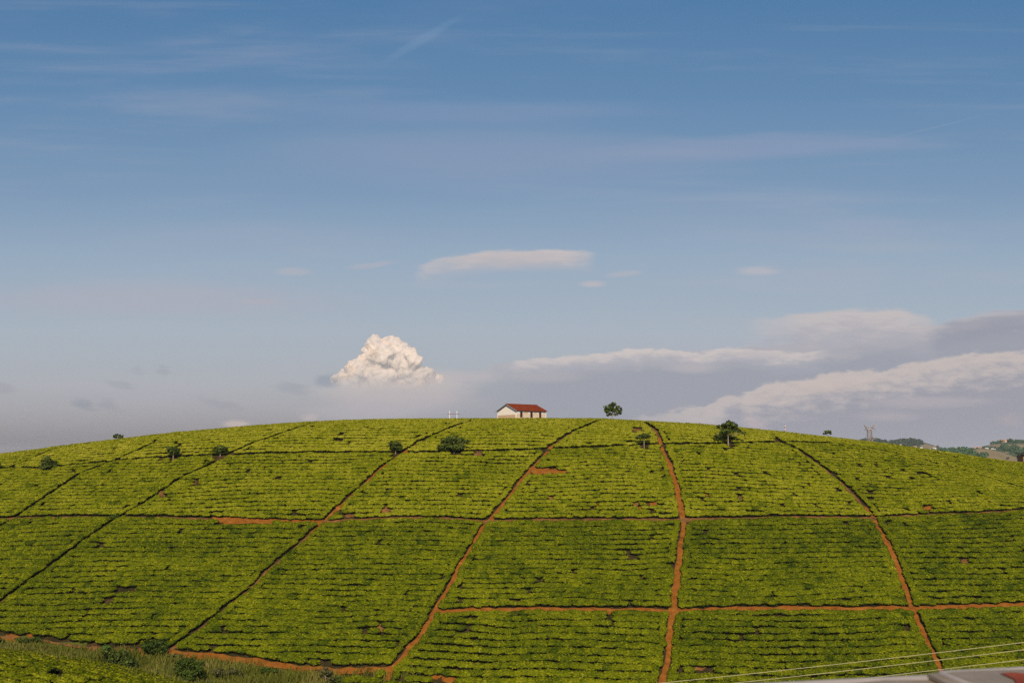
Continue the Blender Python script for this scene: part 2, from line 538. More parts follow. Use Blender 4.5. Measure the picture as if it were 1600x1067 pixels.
def ground(x, y):
    x, y = np.asarray(x, float), np.asarray(y, float)
    und = (fbm(x / 34, y / 26, 1.0, 2) - .5) * 1.1 * np.clip((y - 112) / 20, 0, 1) * np.clip((196 - y) / 45, 0, 1)
    z = hill_raw(x, y) + und
    # valley foot
    toe = np.interp(x, toe_x, toe_y)
    foot = np.where(x < -22, toe, 119.0)
    zt = hill_raw(x, foot)
    zv = zt - .10 * (foot - y) + (fbm(x / 6, y / 6, 5.0, 3) - .5) * .9
    k = np.clip((foot - y) / 3.0, 0, 1)
    z = np.where(y < foot, z * (1 - k) + np.maximum(zv, -31.5) * k, z)
    # the camera's own slope
    near = -4.6 - .285 * np.clip(y - 9, 0, None)
    near = np.where(y < 9, -4.6, near)
    z = np.where(y < 112, np.maximum(np.where(y < 60, -60, z), near), z)
    # shoulder of tea at the lower left
    crest = -16.15 - .10 * (x + 41) - .0065 * np.clip(x + 41, 0, None) ** 2
    s = y - 80
    sh = crest - np.where(s > 0, .07 * s + .012 * s * s, .10 * -s)
    sh = np.minimum(sh, crest) - np.clip(-60 - x, 0, None) * .03 - .012 * np.clip(-(y - 60), 0, None) ** 2
    z = np.where(y < 112, np.maximum(z, sh), z)
    # far country
    far = -62 + (fbm(x / 420, y / 420, 9.0, 3) - .5) * 26
    z = np.where((y > 330) | (np.abs(x) > 330) | (y < -40), np.maximum(z, far), z)
    return z

# foot line of the tea in metres (measured on the bare slope)
def cast(px, py, surf, lo=60.0, hi=262.0, lift=0.0):
    a, t = ray(px, py)
    a, t = np.atleast_1d(a), np.atleast_1d(t)
    ys = np.arange(lo, hi, .25)
    yy = ys[None, :]
    d = surf(a[:, None] * yy, np.broadcast_to(yy, (len(a), len(ys)))) + lift - t[:, None] * yy
    hit = d >= 0
    i = np.where(hit.any(axis=1), hit.argmax(axis=1), d.argmax(axis=1))
    y = ys[i]
    j = np.maximum(i - 1, 0)
    r = np.arange(len(a))
    d0, d1 = d[r, j], d[r, i]
    f = np.where((d1 - d0) > 1e-9, np.clip(-d0 / np.where(d1 - d0 == 0, 1, d1 - d0), 0, 1), 1)
    y = ys[j] + (y - ys[j]) * f
    return a * y, y

tx, ty = cast([p[0] for p in TOE], [p[1] for p in TOE], hill_raw, 100)
toe_x = np.concatenate([[-400], tx])
toe_y = np.concatenate([[ty[0]], ty])

def at(px, py, lift=0.0, lo=100.0):
    x, y = cast([px], [py], ground, lo, 262.0, lift)
    return float(x[0]), float(y[0])

def axis(lo, hi, step, far_lo, far_hi, g=1.16):
    v = list(np.arange(lo, hi + .01, step))
    s = step
    while v[-1] < far_hi:
        s *= g
        v.append(v[-1] + s)
    s = step
    pre = []
    p = lo
    while p > far_lo:
        s *= g
        p -= s
        pre.append(p)
    return np.array(pre[::-1] + v)

gx = axis(-150, 150, 1.5, -6000, 6000)
gy = axis(-10, 290, 1.5, -2500, 6000)
XX, YY = np.meshgrid(gx, gy)
ZZ = ground(XX, YY)
nx, ny = len(gx), len(gy)
ii, jj = np.meshgrid(np.arange(nx - 1), np.arange(ny - 1))
a_ = (jj * nx + ii).ravel()
quads = np.stack([a_, a_ + 1, a_ + 1 + nx, a_ + nx], 1)
fcx, fcy = (XX[:-1, :-1] + XX[1:, 1:]).ravel() / 2, (YY[:-1, :-1] + YY[1:, 1:]).ravel() / 2
foot = np.interp(fcx, toe_x, toe_y)
gmi = np.where((fcy > 320) | (np.abs(fcx) > 300) | (fcy < 30), 2, np.where((fcx < -21) & (fcy < foot) | (fcy < 116), 1, 0))
gmi = np.where((fcx < -22) & (fcy < 83), 0, gmi)
terrain = mesh_from('ground', np.stack([XX.ravel(), YY.ravel(), ZZ.ravel()], 1), quads, [M['litter'], M['grass_ground'], M['far_land']], mat_idx=gmi, smooth=True)
tag(terrain, kind='structure')

# ------------------------------------------------------------------ lanes
# measured lines: V run up the hill, H run along it
V = {
 0: [(112, 694), (85, 705), (60, 715), (15, 734)],
 1: [(236, 697), (205, 711), (175, 724), (160, 730), (125, 743), (95, 763), (70, 780), (28, 808), (0, 825), (-60, 862)],
 2: [(500, 661), (475, 669), (445, 679), (400, 694), (365, 708), (345, 720), (320, 732), (287, 747), (268, 760), (250, 772), (205, 800), (175, 817), (120, 856), (65, 897), (0, 943), (-60, 985)],
 3: [(735, 662), (717, 667), (690, 677), (652, 695), (625, 712), (597, 732), (572, 755), (550, 775), (532, 792), (502, 820), (462, 857), (415, 895), (397, 916), (345, 959), (300, 994), (257, 1021)],
 4: [(940, 660), (918, 668), (895, 677), (878, 688), (860, 700), (847, 717), (832, 732), (810, 757), (800, 772), (777, 800), (760, 820), (745, 842), (732, 865), (715, 892), (707, 910), (690, 937), (677, 960), (657, 995), (642, 1012), (622, 1036), (612, 1046), (606, 1066)],
 5: [(1003, 660), (1012, 666), (1025, 675), (1032, 692), (1036, 707), (1046, 725), (1052, 747), (1059, 772), (1065, 797), (1069, 825), (1064, 847), (1061, 880), (1058, 905), (1053, 940), (1048, 985), (1044, 1020), (1040, 1050), (1034, 1075)],
 6: [(1216, 691), (1222, 694), (1250, 707), (1282, 730), (1320, 761), (1342, 784), (1362, 805), (1375, 830), (1390, 857), (1403, 885), (1412, 915), (1425, 952), (1437, 977), (1450, 1007), (1462, 1030), (1474, 1056), (1482, 1075)],
 7: [(1310, 696), (1350, 702), (1387, 709), (1440, 721), (1512, 740), (1550, 752), (1600, 766), (1700, 800)],
}
H = {
 1: [(-80, 740), (0, 735), (60, 734), (90, 732), (130, 728), (180, 723), (225, 719), (270, 717), (345, 714), (400, 712), (500, 710), (600, 710), (625, 711), (700, 709), (760, 708), (830, 706), (858, 704), (900, 703), (960, 700), (1035, 697), (1130, 696), (1222, 694), (1310, 696)],
 2: [(-80, 814), (0, 813), (60, 811), (120, 810), (180, 810), (250, 811), (335, 813), (385, 815), (430, 817), (500, 818), (560, 815), (620, 812), (700, 813), (760, 817), (830, 815), (900, 815), (1060, 815), (1130, 813), (1200, 811), (1290, 811), (1362, 812), (1420, 809), (1460, 806), (1540, 804), (1600, 800), (1700, 796)],
 3: [(677, 960), (700, 958), (740, 956), (780, 955), (840, 955), (900, 955), (980, 956), (1050, 958), (1110, 955), (1180, 953.5), (1250, 953), (1330, 955), (1425, 954), (1500, 952), (1600, 948), (1700, 945)],
}

def densify(line, step=.5):
    x, y = cast([p[0] for p in line], [p[1] for p in line], ground, 100)
    # metres along, resampled
    s = np.concatenate([[0], np.cumsum(np.hypot(np.diff(x), np.diff(y)))])
    n = max(int(s[-1] / step), 4)
    q = np.linspace(0, s[-1], n)
    return np.stack([np.interp(q, s, x), np.interp(q, s, y)], 1), q

VL = {k: densify(v) for k, v in V.items()}
HL = {k: densify(v) for k, v in H.items()}
TL = densify(TOE[1:])
lane_n = [0]

def path_strip(line, half, mat, s0=0.0, s1=1.0, seed=0.0, ragged=.35):
    """a worn strip of bare earth a few centimetres proud of the slope"""
    P, q = line
    lo, hi = int(s0 * (len(P) - 1)), int(s1 * (len(P) - 1)) + 1
    P, q = P[lo:hi], q[lo:hi]
    d = np.gradient(P, axis=0)
    d /= np.maximum(np.hypot(d[:, 0], d[:, 1]), 1e-6)[:, None]
    nrm = np.stack([-d[:, 1], d[:, 0]], 1)
    hl = half * (1 + ragged * 2 * (fbm(q / 1.7, q * 0 + seed, 3.0) - .5)) * (.8 + .4 * noise2(q / 9, q * 0 + seed, 4.0))
    hr = half * (1 + ragged * 2 * (fbm(q / 1.7, q * 0 + seed, 7.0) - .5)) * (.8 + .4 * noise2(q / 9, q * 0 + seed, 8.0))
    lane_n[0] += 1
    lift = .035 + .007 * lane_n[0]
    cols = []
    for f in (-1, -.5, 0, .5, 1):
        w = np.where(f < 0, hl, hr) * f
        x, y = P[:, 0] + nrm[:, 0] * w, P[:, 1] + nrm[:, 1] * w
        z = ground(x, y) + lift - (.03 if abs(f) == 1 else 0) + (noise2(x * 1.6, y * 1.6, 11) - .5) * .05
        cols.append(np.stack([x, y, z], 1))
    v = np.stack(cols, 1)
    n = len(P)
    i, j = np.meshgrid(np.arange(4), np.arange(n - 1))
    a = (j * 5 + i).ravel()
    o = mesh_from('dirt_path', v.reshape(-1, 3), np.stack([a, a + 1, a + 6, a + 5], 1), mat, smooth=True)
    return tag(o, kind='structure')

red, worn = M['red_soil'], M['worn_soil']
DK = M['litter']
path_strip(VL[0], .25, DK, seed=1)
path_strip(VL[1], .25, DK, seed=2)
path_strip(VL[2], .28, DK, 0, .8, seed=3)
path_strip(VL[2], .28, worn, .8, 1, seed=3.3)
path_strip(VL[3], .3, DK, 0, .2, seed=4)
path_strip(VL[3], .38, red, .2, .62, seed=4.5, ragged=.6)
path_strip(VL[3], .3, worn, .62, 1, seed=5, ragged=.6)
path_strip(VL[4], .3, worn, 0, .22, seed=6)
path_strip(VL[4], .42, red, .22, 1, seed=7, ragged=.6)
path_strip(VL[5], .3, worn, 0, .17, seed=8)
path_strip(VL[5], .38, red, .17, .36, seed=8.5, ragged=.7)
path_strip(VL[5], .50, red, .36, 1, seed=9, ragged=.6)
path_strip(VL[6], .28, worn, 0, .4, seed=10)
path_strip(VL[6], .40, red, .4, 1, seed=11, ragged=.6)
path_strip(VL[7], .25, DK, seed=12)
path_strip(HL[1], .5, DK, .12, 1, seed=13)
path_strip(HL[1], .6, worn, 0, .12, seed=13.5)
path_strip(HL[2], .85, red, .228, .325, seed=14, ragged=.8)
path_strip(HL[2], .5, worn, 0, .228, seed=15)
path_strip(HL[2], .62, worn, .325, 1, seed=17, ragged=.6)
path_strip(HL[3], .72, red, seed=18, ragged=.6)
path_strip(TL, .6, red, .45, 1, seed=19, ragged=.6)
path_strip(TL, .22, worn, 0, .45, seed=20, ragged=.9)

# bare patches in the tea (px, py, half width px, half height px)
BARE = [(846, 736, 18, 5), (872, 737, 12, 3.5), (1023, 787, 8, 3.5), (993, 788, 4, 3), (931, 790, 4, 5), (1003, 794, 4, 3), (601, 797, 10, 4), (545, 806, 6, 3), (680, 1057, 9, 4),
        (1090, 1044, 13, 3), (1103, 774, 3, 4), (1158, 779, 4, 3), (303, 753, 4, 4), (253, 772, 6, 4), (385, 815, 46, 3.5), (859, 778, 5, 3), (748, 709, 8, 4), (640, 1010, 5, 4), (594, 982, 8, 5),
        (48, 991, 6, 4), (16, 998, 12, 5), (146, 1014, 10, 4), (223, 1018, 5, 6), (1260, 760, 3, 4), (1508, 878, 5, 4), (700, 1062, 10, 5), (1450, 794, 6, 3), (817, 1004, 4, 3), (530, 793, 5, 4), (995, 672, 6, 3)]
for k, (px, py, hx, hy) in enumerate(BARE):
    n = 26
    th = np.linspace(0, 2 * np.pi, n, endpoint=False)
    rr = .85 + .65 * rng.random(n)
    x, y = cast(px + np.cos(th) * hx * rr, py + np.sin(th) * hy * rr, ground, 100)
    cx, cy = cast([px], [py], ground, 100)
    x, y = np.append(x, cx), np.append(y, cy)
    v = np.stack([x, y, ground(x, y) + .20 - .12 * np.append(np.ones(n), 0)], 1)
    f = np.array([(i, (i + 1) % n, n) for i in range(n)])
    o = mesh_from('bare_earth', v, f, worn if (px, py) in ((995, 672), (748, 709), (253, 772), (303, 753), (1158, 779), (545, 806)) else red if k % 3 or not k else worn, smooth=True)
    tag(o, kind='structure')

# ------------------------------------------------------------------ tea
def bush_template(seed):
    """one tea bush, 1 m across and 1 m high before scaling: a plucked table of leaves over bare dark sides"""
    r = np.random.default_rng(seed)
    seg = 9
    prof = [(.42, 0.0), (.62, .38), (.90, .60), (1.0, .80), (.90, .91), (.62, .97)]
    vs, fs, mi, ti = [], [], [], []
    ang = np.linspace(0, 2 * np.pi, seg, endpoint=False)
    lump = 1 + .16 * (r.random(seg) - .5)
    for k, (rad, z) in enumerate(prof):
        j = lump * (1 + .12 * (r.random(seg) - .5))
        zz = z + (.05 * (r.random(seg) - .5) if k > 1 else 0)
        vs.append(np.stack([np.cos(ang) * rad * .5 * j, np.sin(ang) * rad * .5 * j, np.full(seg, 0) + zz], 1))
    vs.append(np.array([[0, 0, .985]]))
    V_ = np.concatenate(vs)
    for k in range(len(prof) - 1):
        for i in range(seg):
            fs.append((k * seg + i, k * seg + (i + 1) % seg, (k + 1) * seg + (i + 1) % seg, (k + 1) * seg + i))
            mi.append(0 if k < 3 else 1)
            ti.append(.12 + .2 * r.random() if k < 3 else .25 + .3 * r.random())
    q = np.array(fs)
    top = len(V_) - 1
    b = (len(prof) - 1) * seg
    tri = np.array([(b + i, b + (i + 1) % seg, top) for i in range(seg)])
    # leaf sprays
    n = 84
    rad = np.sqrt(r.random(n)) * .52
    th = r.random(n) * 2 * np.pi
    px, py = np.cos(th) * rad, np.sin(th) * rad
    pz = np.interp(rad, [0, .31, .45, .5, .56], [1.0, .98, .91, .80, .70]) + r.normal(0, .028, n)
    rim = r.random(n) < .12
    pz = np.where(rim, pz - .1 - .2 * r.random(n), pz)
    out = np.stack([px * 1.2, py * 1.2, np.full(n, .75)], 1) + r.normal(0, .55, (n, 3))
    out /= np.linalg.norm(out, axis=1)[:, None]
    s1 = np.cross(out, r.normal(0, 1, (n, 3)))
    s1 /= np.linalg.norm(s1, axis=1)[:, None]
    s2 = np.cross(out, s1)
    sz = (.045 + .06 * r.random(n))[:, None]
    c = np.stack([px, py, pz], 1)
    lv = np.stack([c + s1 * sz * 1.35, c + s2 * sz * .75 + out * sz * .3, c - s1 * sz * 1.35, c - s2 * sz * .75 + out * sz * .3], 1).reshape(-1, 3)
    base = len(V_)
    lq = base + np.arange(n * 4).reshape(n, 4)
    lt = np.where(rim, .06 + .15 * r.random(n), .16 + .74 * r.random(n))
    V_ = np.concatenate([V_, lv])
    Q = np.concatenate([q, lq])
    qmi = np.concatenate([mi, np.ones(n)]).astype(int)
    qti = np.concatenate([ti, lt])
    return V_, Q, tri, qmi, qti, np.full(seg, 1), np.full(seg, .4) + .2 * r.random(seg)

TEMPL = [bush_template(100 + k) for k in range(14)]

def seg_dist(p, line):
    P = line[0]
    best = np.full(len(p), 1e9)
    for k in range(0, len(p), 2000):
        d = p[k:k + 2000, None, :] - P[None, ::2, :]
        best[k:k + 2000] = np.sqrt((d ** 2).sum(-1)).min(1)
    return best

def build_tea(name, pts, sx, sy, sz, yaw_tilt, tint, label, slope_fn, group):
    """all bushes of one field as one mesh"""
    n = len(pts)
    tid = rng.integers(0, len(TEMPL), n)
    flip = rng.integers(0, 2, n) * 2 - 1
    half = rng.integers(0, 2, n) * 2 - 1
    zx, zy = slope_fn(pts[:, 0], pts[:, 1])
    z0 = ground(pts[:, 0], pts[:, 1])
    allv, allq, allt, qm, qt, tm, tt = [], [], [], [], [], [], []
    off = 0
    for k, (Vt, Q, T, qmi, qti, tmi, tti) in enumerate(TEMPL):
        ids = np.nonzero(tid == k)[0]
        if not len(ids):
            continue
        lx = Vt[None, :, 0] * (sx[ids] * flip[ids])[:, None]
        ly = Vt[None, :, 1] * (sy[ids] * half[ids])[:, None]
        c, s = np.cos(yaw_tilt[ids])[:, None], np.sin(yaw_tilt[ids])[:, None]
        wx, wy = lx * c - ly * s, lx * s + ly * c
        wz = Vt[None, :, 2] * sz[ids][:, None] + (zx[ids][:, None] * wx + zy[ids][:, None] * wy) * .85 - .06
        v = np.stack([wx + pts[ids, 0][:, None], wy + pts[ids, 1][:, None], wz + z0[ids][:, None]], -1)
        m = len(Vt)
        o = off + np.arange(len(ids))[:, None, None] * m
        allv.append(v.reshape(-1, 3))
        allq.append((Q[None] + o).reshape(-1, 4))
        allt.append((T[None] + o).reshape(-1, 3))
        qm.append(np.tile(qmi, len(ids)))
        tm.append(np.tile(tmi, len(ids)))
        jit = tint[ids]
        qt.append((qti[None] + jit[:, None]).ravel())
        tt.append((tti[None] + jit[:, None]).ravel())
        off += len(ids) * m
    ob = mesh_from(name, np.concatenate(allv), [np.concatenate(allq), np.concatenate(allt)], [M['tea_stem'], M['tea_leaf']],
                   mat_idx=np.concatenate(qm + tm), tint=np.concatenate(qt + tt))
    return tag(ob, label, 'tea field', group, 'stuff')

def slope(x, y):
    e = .6
    return (ground(x + e, y) - ground(x - e, y)) / (2 * e), (ground(x, y + e) - ground(x, y - e)) / (2 * e)

def lane_x(k, y):
    P = VL[k][0]
    o = np.argsort(P[:, 1])
    return np.interp(y, P[o, 1], P[o, 0])

def lane_y(k, x):
    P = HL[k][0]
    o = np.argsort(P[:, 0])
    return np.interp(x, P[o, 0], P[o, 1])

def field_of(x, y):
    h1, h2, h3 = lane_y(1, x), lane_y(2, x), lane_y(3, x)
    xv4 = lane_x(4, y)
    row = np.where(y > h1, 0, np.where(y > h2, 1, np.where((y > h3) | (x < xv4), 2, 3)))
    colm = sum((x > lane_x(k, y)).astype(int) for k in (1, 2, 3, 4, 5, 6))
    colm = np.where((row == 0) & (x < lane_x(0, y)), -1, colm)
    colm = np.where((row < 2) & (colm == 6) & (x > lane_x(7, y)) & (y < VL[7][0][:, 1].max() + 1), 7, colm)
    return colm, row

# candidate bushes row by row over the whole hill; each field shifts and tilts its own rows
cand = []
x_at = lambda y: .56 * y + 12
fields = [(c, r) for c in range(-1, 8) for r in range(4)]
for (fc, fr) in fields:
    fr_rng = np.random.default_rng(1000 + fc * 10 + fr + 50)
    phase = fr_rng.random() * 1.3
    tilt = fr_rng.normal(0, .012) + {-1: .05, 0: .035, 1: .02, 2: .008}.get(fc, 0.0) * (1 if fr > 1 else .6) * -1
    pitch = 1.27 + .10 * fr_rng.random()
    step = .98 + .16 * fr_rng.random()
    for k in range(-6, 110):
        yb = 112 + phase + k * pitch
        if yb > 238:
            break
        xs = np.arange(-x_at(yb + 4), x_at(yb + 4), step)
        xs = xs + fr_rng.normal(0, .13, len(xs)) + fr_rng.random() * step
        ys = yb + tilt * xs + (fbm(xs / 17, xs * 0 + yb / 23, 2.0 + fc, 3) - .5) * 2.6 + fr_rng.normal(0, .06, len(xs))
        cc, rr = field_of(xs, ys)
        ok = (cc == fc) & (rr == fr)
        if ok.any():
            p = np.stack([xs[ok], ys[ok], np.full(ok.sum(), fc), np.full(ok.sum(), fr), np.full(ok.sum(), pitch), np.full(ok.sum(), step)], 1)
            cand.append(p)
cand = np.concatenate(cand)
cand = np.concatenate([cand, np.zeros((len(cand), 1))], 1)
xy = cand[:, :2]
keep = np.ones(len(xy), bool)
keep &= (xy[:, 1] < 233) & (np.abs(xy[:, 0]) < x_at(xy[:, 1]))
keep &= ~((xy[:, 0] < -21) & (xy[:, 1] < np.interp(xy[:, 0], toe_x, toe_y) + .9))
keep &= xy[:, 1] > 117.5
vw = {0: .88, 1: .80, 2: .86, 3: .88, 4: .96, 5: 1.02, 6: .98, 7: .78}
hw_ = {1: .94, 2: 1.02, 3: 1.12}
LANES = [(VL[k], w) for k, w in vw.items()] + [(HL[k], w) for k, w in hw_.items()] + [(TL, 1.05)]
for ln, w in LANES:
    keep &= seg_dist(xy, ln) > w + .40
cand, xy = cand[keep], xy[keep]
# the bushes that line each lane follow its edge
edge = []
for li, (ln, w) in enumerate(LANES):
    P, q = ln
    qq = np.arange(.3, q[-1], 1.0)
    qq = qq + rng.normal(0, .10, len(qq))
    cx, cy = np.interp(qq, q, P[:, 0]), np.interp(qq, q, P[:, 1])
    d = np.gradient(P, axis=0)
    tx_a, ty_a = np.interp(qq, q, d[:, 0]), np.interp(qq, q, d[:, 1])
    ln_ = np.hypot(tx_a, ty_a)
    tx_a, ty_a = tx_a / ln_, ty_a / ln_
    for sg in (-1, 1):
        o = w + rng.normal(0, .13, len(qq))
        ex, ey = cx - ty_a * o * sg, cy + tx_a * o * sg
        if li == len(LANES) - 1:
            okk = (ey > np.interp(ex, toe_x, toe_y) + .2)
            ex, ey, ta = ex[okk], ey[okk], np.arctan2(ty_a, tx_a)[okk]
        else:
            ta = np.arctan2(ty_a, tx_a)
        cc, rr = field_of(ex, ey)
        e_ = np.stack([ex, ey, cc, rr, np.full(len(ex), 1.14), np.full(len(ex), .98), ta], 1)
        ok = np.ones(len(ex), bool)
        for lj, (l2, w2) in enumerate(LANES):
            if lj != li:
                ok &= seg_dist(e_[:, :2], l2) > w2 - .12
        edge.append(e_[ok])
edge = np.concatenate(edge)
e_ok = (edge[:, 1] < 233) & (np.abs(edge[:, 0]) < x_at(edge[:, 1])) & (edge[:, 1] > 117.5)
e_ok &= ~((edge[:, 0] < -21) & (edge[:, 1] < np.interp(edge[:, 0], toe_x, toe_y) + .5))
cand = np.concatenate([cand, edge[e_ok]])
xy = cand[:, :2]
keep = np.ones(len(xy), bool)
# no bush grows against a tree's trunk
for (bxp, byp) in [(957, 659), (1138, 697), (1006.5, 700), (709.5, 709), (618, 710), (344, 714.5), (270.5, 718.5), (75.5, 735)]:
    tb = np.array(at(bxp, byp))
    keep &= (np.hypot(xy[:, 0] - tb[0], (xy[:, 1] - tb[1] + .8) * .8) > 1.0)
cpx, cpy = to_px(xy[:, 0], xy[:, 1], ground(xy[:, 0], xy[:, 1]) + .4)
for (bxp, byp, hx, hy) in BARE:
    keep &= ((cpx - bxp) / (hx + 1.5)) ** 2 + ((cpy - byp) / (hy + 2)) ** 2 > 1
gap = noise2(xy[:, 0] / 1.5, xy[:, 1] / 1.5, 21.0) * .55 + fbm(xy[:, 0] / 14, xy[:, 1] / 14, 22.0, 2) * .45
keep &= ((gap < .83) & (rng.random(len(xy)) > .012)) | ((cand[:, 6] != 0) & (gap < .83) & (rng.random(len(xy)) > .04))
cand, xy = cand[keep], xy[keep]

COLW = {-1: 'at the far left edge beyond the first faint lane', 0: 'at the left edge left of the dark lanes', 1: 'between the two dark lanes at the left', 2: 'between the dark left lane and the thin lane below the white goal posts',
        3: 'between the thin lane and the left red path', 4: 'between the left and the middle red path', 5: 'between the middle and the right red path', 6: 'right of the right red path', 7: 'at the right edge past the faint slanting lane'}
ROWW = {0: 'top tea field', 1: 'upper middle tea field', 2: 'lower tea field', 3: 'bottom tea field'}
for (fc, fr) in fields:
    m = (cand[:, 2] == fc) & (cand[:, 3] == fr)
    if m.sum() < 12:
        continue
    p = xy[m]
    n = len(p)
    frn = np.random.default_rng(77 + fc * 7 + fr)
    small = fbm(p[:, 0] / 5, p[:, 1] / 5, 31.0, 3)
    sc_ = .86 + .26 * small + frn.normal(0, .07, n)
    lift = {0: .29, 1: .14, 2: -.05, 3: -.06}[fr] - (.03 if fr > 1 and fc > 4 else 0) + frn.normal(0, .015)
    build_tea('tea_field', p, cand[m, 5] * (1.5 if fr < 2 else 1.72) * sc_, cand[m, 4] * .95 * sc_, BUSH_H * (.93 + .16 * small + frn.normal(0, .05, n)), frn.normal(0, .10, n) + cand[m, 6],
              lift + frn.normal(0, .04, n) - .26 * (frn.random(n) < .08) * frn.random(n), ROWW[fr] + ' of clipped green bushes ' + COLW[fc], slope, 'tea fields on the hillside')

# shoulder of tea at the lower left
pts = []
for k in range(40):
    yb = 48 + k * 1.22
    xs = np.arange(-68, -14, 1.0)
    xs = xs + rng.normal(0, .14, len(xs))
    ys = yb - .22 * (xs + 40) + (fbm(xs / 11, xs * 0 + yb / 13, 41.0) - .5) * 2.2 + rng.normal(0, .07, len(xs))
    pts.append(np.stack([xs, ys], 1))
p = np.concatenate(pts)
p = p[(p[:, 1] > 52) & (p[:, 1] < 88) & (p[:, 0] < -17) & (p[:, 0] > -66) & (rng.random(len(p)) > .015)]
n = len(p)
scs = .9 + .2 * fbm(p[:, 0] / 4, p[:, 1] / 4, 51.0)
build_tea('tea_field', p, 1.3 * scs, 1.12 * scs, BUSH_H * (.92 + .16 * scs), rng.normal(-.2, .15, n), rng.normal(.01, .06, n), 'nearest tea field on a rounded shoulder in the lower left corner', slope, None)

# ------------------------------------------------------------------ grass in the gully
n = 60000
gxp = rng.uniform(-75, -12, n)
gyp = rng.uniform(82, 134, n)
ok = (gyp < np.interp(gxp, toe_x, toe_y) - .9 + .6 * rng.random(n)) & (noise2(gxp / 3, gyp / 3, 61) + .25 * rng.random(n) > .32)
gxp, gyp = gxp[ok], gyp[ok]
n = len(gxp)
hgt = (.35 + .75 * fbm(gxp / 5, gyp / 5, 62.0)) * (.6 + .7 * rng.random(n))
th = rng.random(n) * 2 * np.pi
wd = .05 + .06 * rng.random(n)
lean = rng.normal(0, .25, (n, 2)) * hgt[:, None]
z = ground(gxp, gyp) - .03
v0 = np.stack([gxp - np.cos(th) * wd, gyp - np.sin(th) * wd, z], 1)
v1 = np.stack([gxp + np.cos(th) * wd, gyp + np.sin(th) * wd, z], 1)
v2 = np.stack([gxp + lean[:, 0] * .4 + np.cos(th) * wd * .7, gyp + lean[:, 1] * .4 + np.sin(th) * wd * .7, z + hgt * .6], 1)
v3 = np.stack([gxp + lean[:, 0], gyp + lean[:, 1], z + hgt], 1)
vv = np.stack([v0, v1, v2, v3], 1).reshape(-1, 3)
o = mesh_from('grass', vv, np.arange(n * 4).reshape(n, 4), M['grass'], tint=np.clip(.2 + .5 * fbm(gxp / 4, gyp / 4, 63.0) + .3 * rng.random(n) - .05, 0, 1))
tag(o, 'tall rough grass filling the gully below the tea', 'grass', kind='stuff')

# ------------------------------------------------------------------ trees
def leaf_cloud(lobes, n, size, seed, clump=.44):
    """leaf clumps through the lobes' volume: lobes are (centre, radii); gaps stay between the clumps"""
    r = np.random.default_rng(seed)
    vol = np.array([l[1][0] * l[1][1] * l[1][2] for l in lobes]) ** .75
    n = int(n * 1.35)
    cnt = np.maximum((n * vol / vol.sum()).astype(int), 12)
    cs, nr, ts = [], [], []
    for (c, rad), m in zip(lobes, cnt):
        c, rad = np.array(c), np.array(rad)
        k = max(5, int(m / 26))
        d = r.normal(0, 1, (k, 3))
        d /= np.linalg.norm(d, axis=1)[:, None]
        cc = d * (r.random(k) ** .45)[:, None]
        own = r.integers(0, k, m)
        q = cc[own] + r.normal(0, clump * .5, (m, 3))
        cs.append(c + q * rad)
        out = q + np.array([0, 0, .35]) + r.normal(0, .5, (m, 3))
        nr.append(out / np.linalg.norm(out, axis=1)[:, None])
        ts.append(np.clip(.32 + .25 * r.random(k)[own] + .42 * r.random(m) - .1, 0, 1))
    c, nn, tt = np.concatenate(cs), np.concatenate(nr), np.concatenate(ts)
    m = len(c)
    s1 = np.cross(nn, r.normal(0, 1, (m, 3)))
    s1 /= np.linalg.norm(s1, axis=1)[:, None]
    s2 = np.cross(nn, s1)
    sz = size * (.6 + .8 * r.random(m))[:, None]
    v = np.stack([c + s1 * sz, c + s2 * sz * .62 + nn * sz * .2, c - s1 * sz, c - s2 * sz * .62 + nn * sz * .2], 1).reshape(-1, 3)
    return v, np.arange(m * 4).reshape(m, 4), tt

def tree(name, base, lobes, n, size, seed, label, cat='tree', group=None, leaf='tree_leaf', trunk_r=.13, fork=.5, trunk=True, lean=0.0):
    """base: world point at the foot; lobes: [(dx, dy, dz, rx, ry, rz)] in metres from the foot"""
    root = empty(name, base, label, cat, group)
    lb = [((l[0], l[1], l[2]), (l[3], l[4], l[5])) for l in lobes]
    if trunk:
        top = max(l[2] for l in lobes)
        bm = bmesh.new()
        fk = Vector((lean, 0, fork * top))
        tube(bm, [(0, 0, -.3), (lean * .3, .02, fk.z * .45), fk], [trunk_r * 1.25, trunk_r, trunk_r * .85], 7)
        rr = random.Random(seed)
        for l in lobes:
            e = Vector((l[0], l[1], l[2]))
            mid = fk.lerp(e, .5) + Vector((0, 0, -.06 * (e - fk).length))
            tube(bm, [fk - Vector((0, 0, .05)), mid, e], [trunk_r * .6, trunk_r * .4, trunk_r * .15], 5)
            for _ in range(2):
                d = e + Vector((rr.uniform(-1, 1) * l[3] * .7, rr.uniform(-1, 1) * l[4] * .7, rr.uniform(-.2, .8) * l[5]))
                tube(bm, [mid, mid.lerp(d, .6), d], [trunk_r * .3, trunk_r * .2, trunk_r * .08], 4)
        bm_obj('trunk', bm, M['bark'], root)
    v, q, t = leaf_cloud(lb, n, size, seed)
    mesh_from('crown', v, q, M[leaf], root, tint=t)
    return root

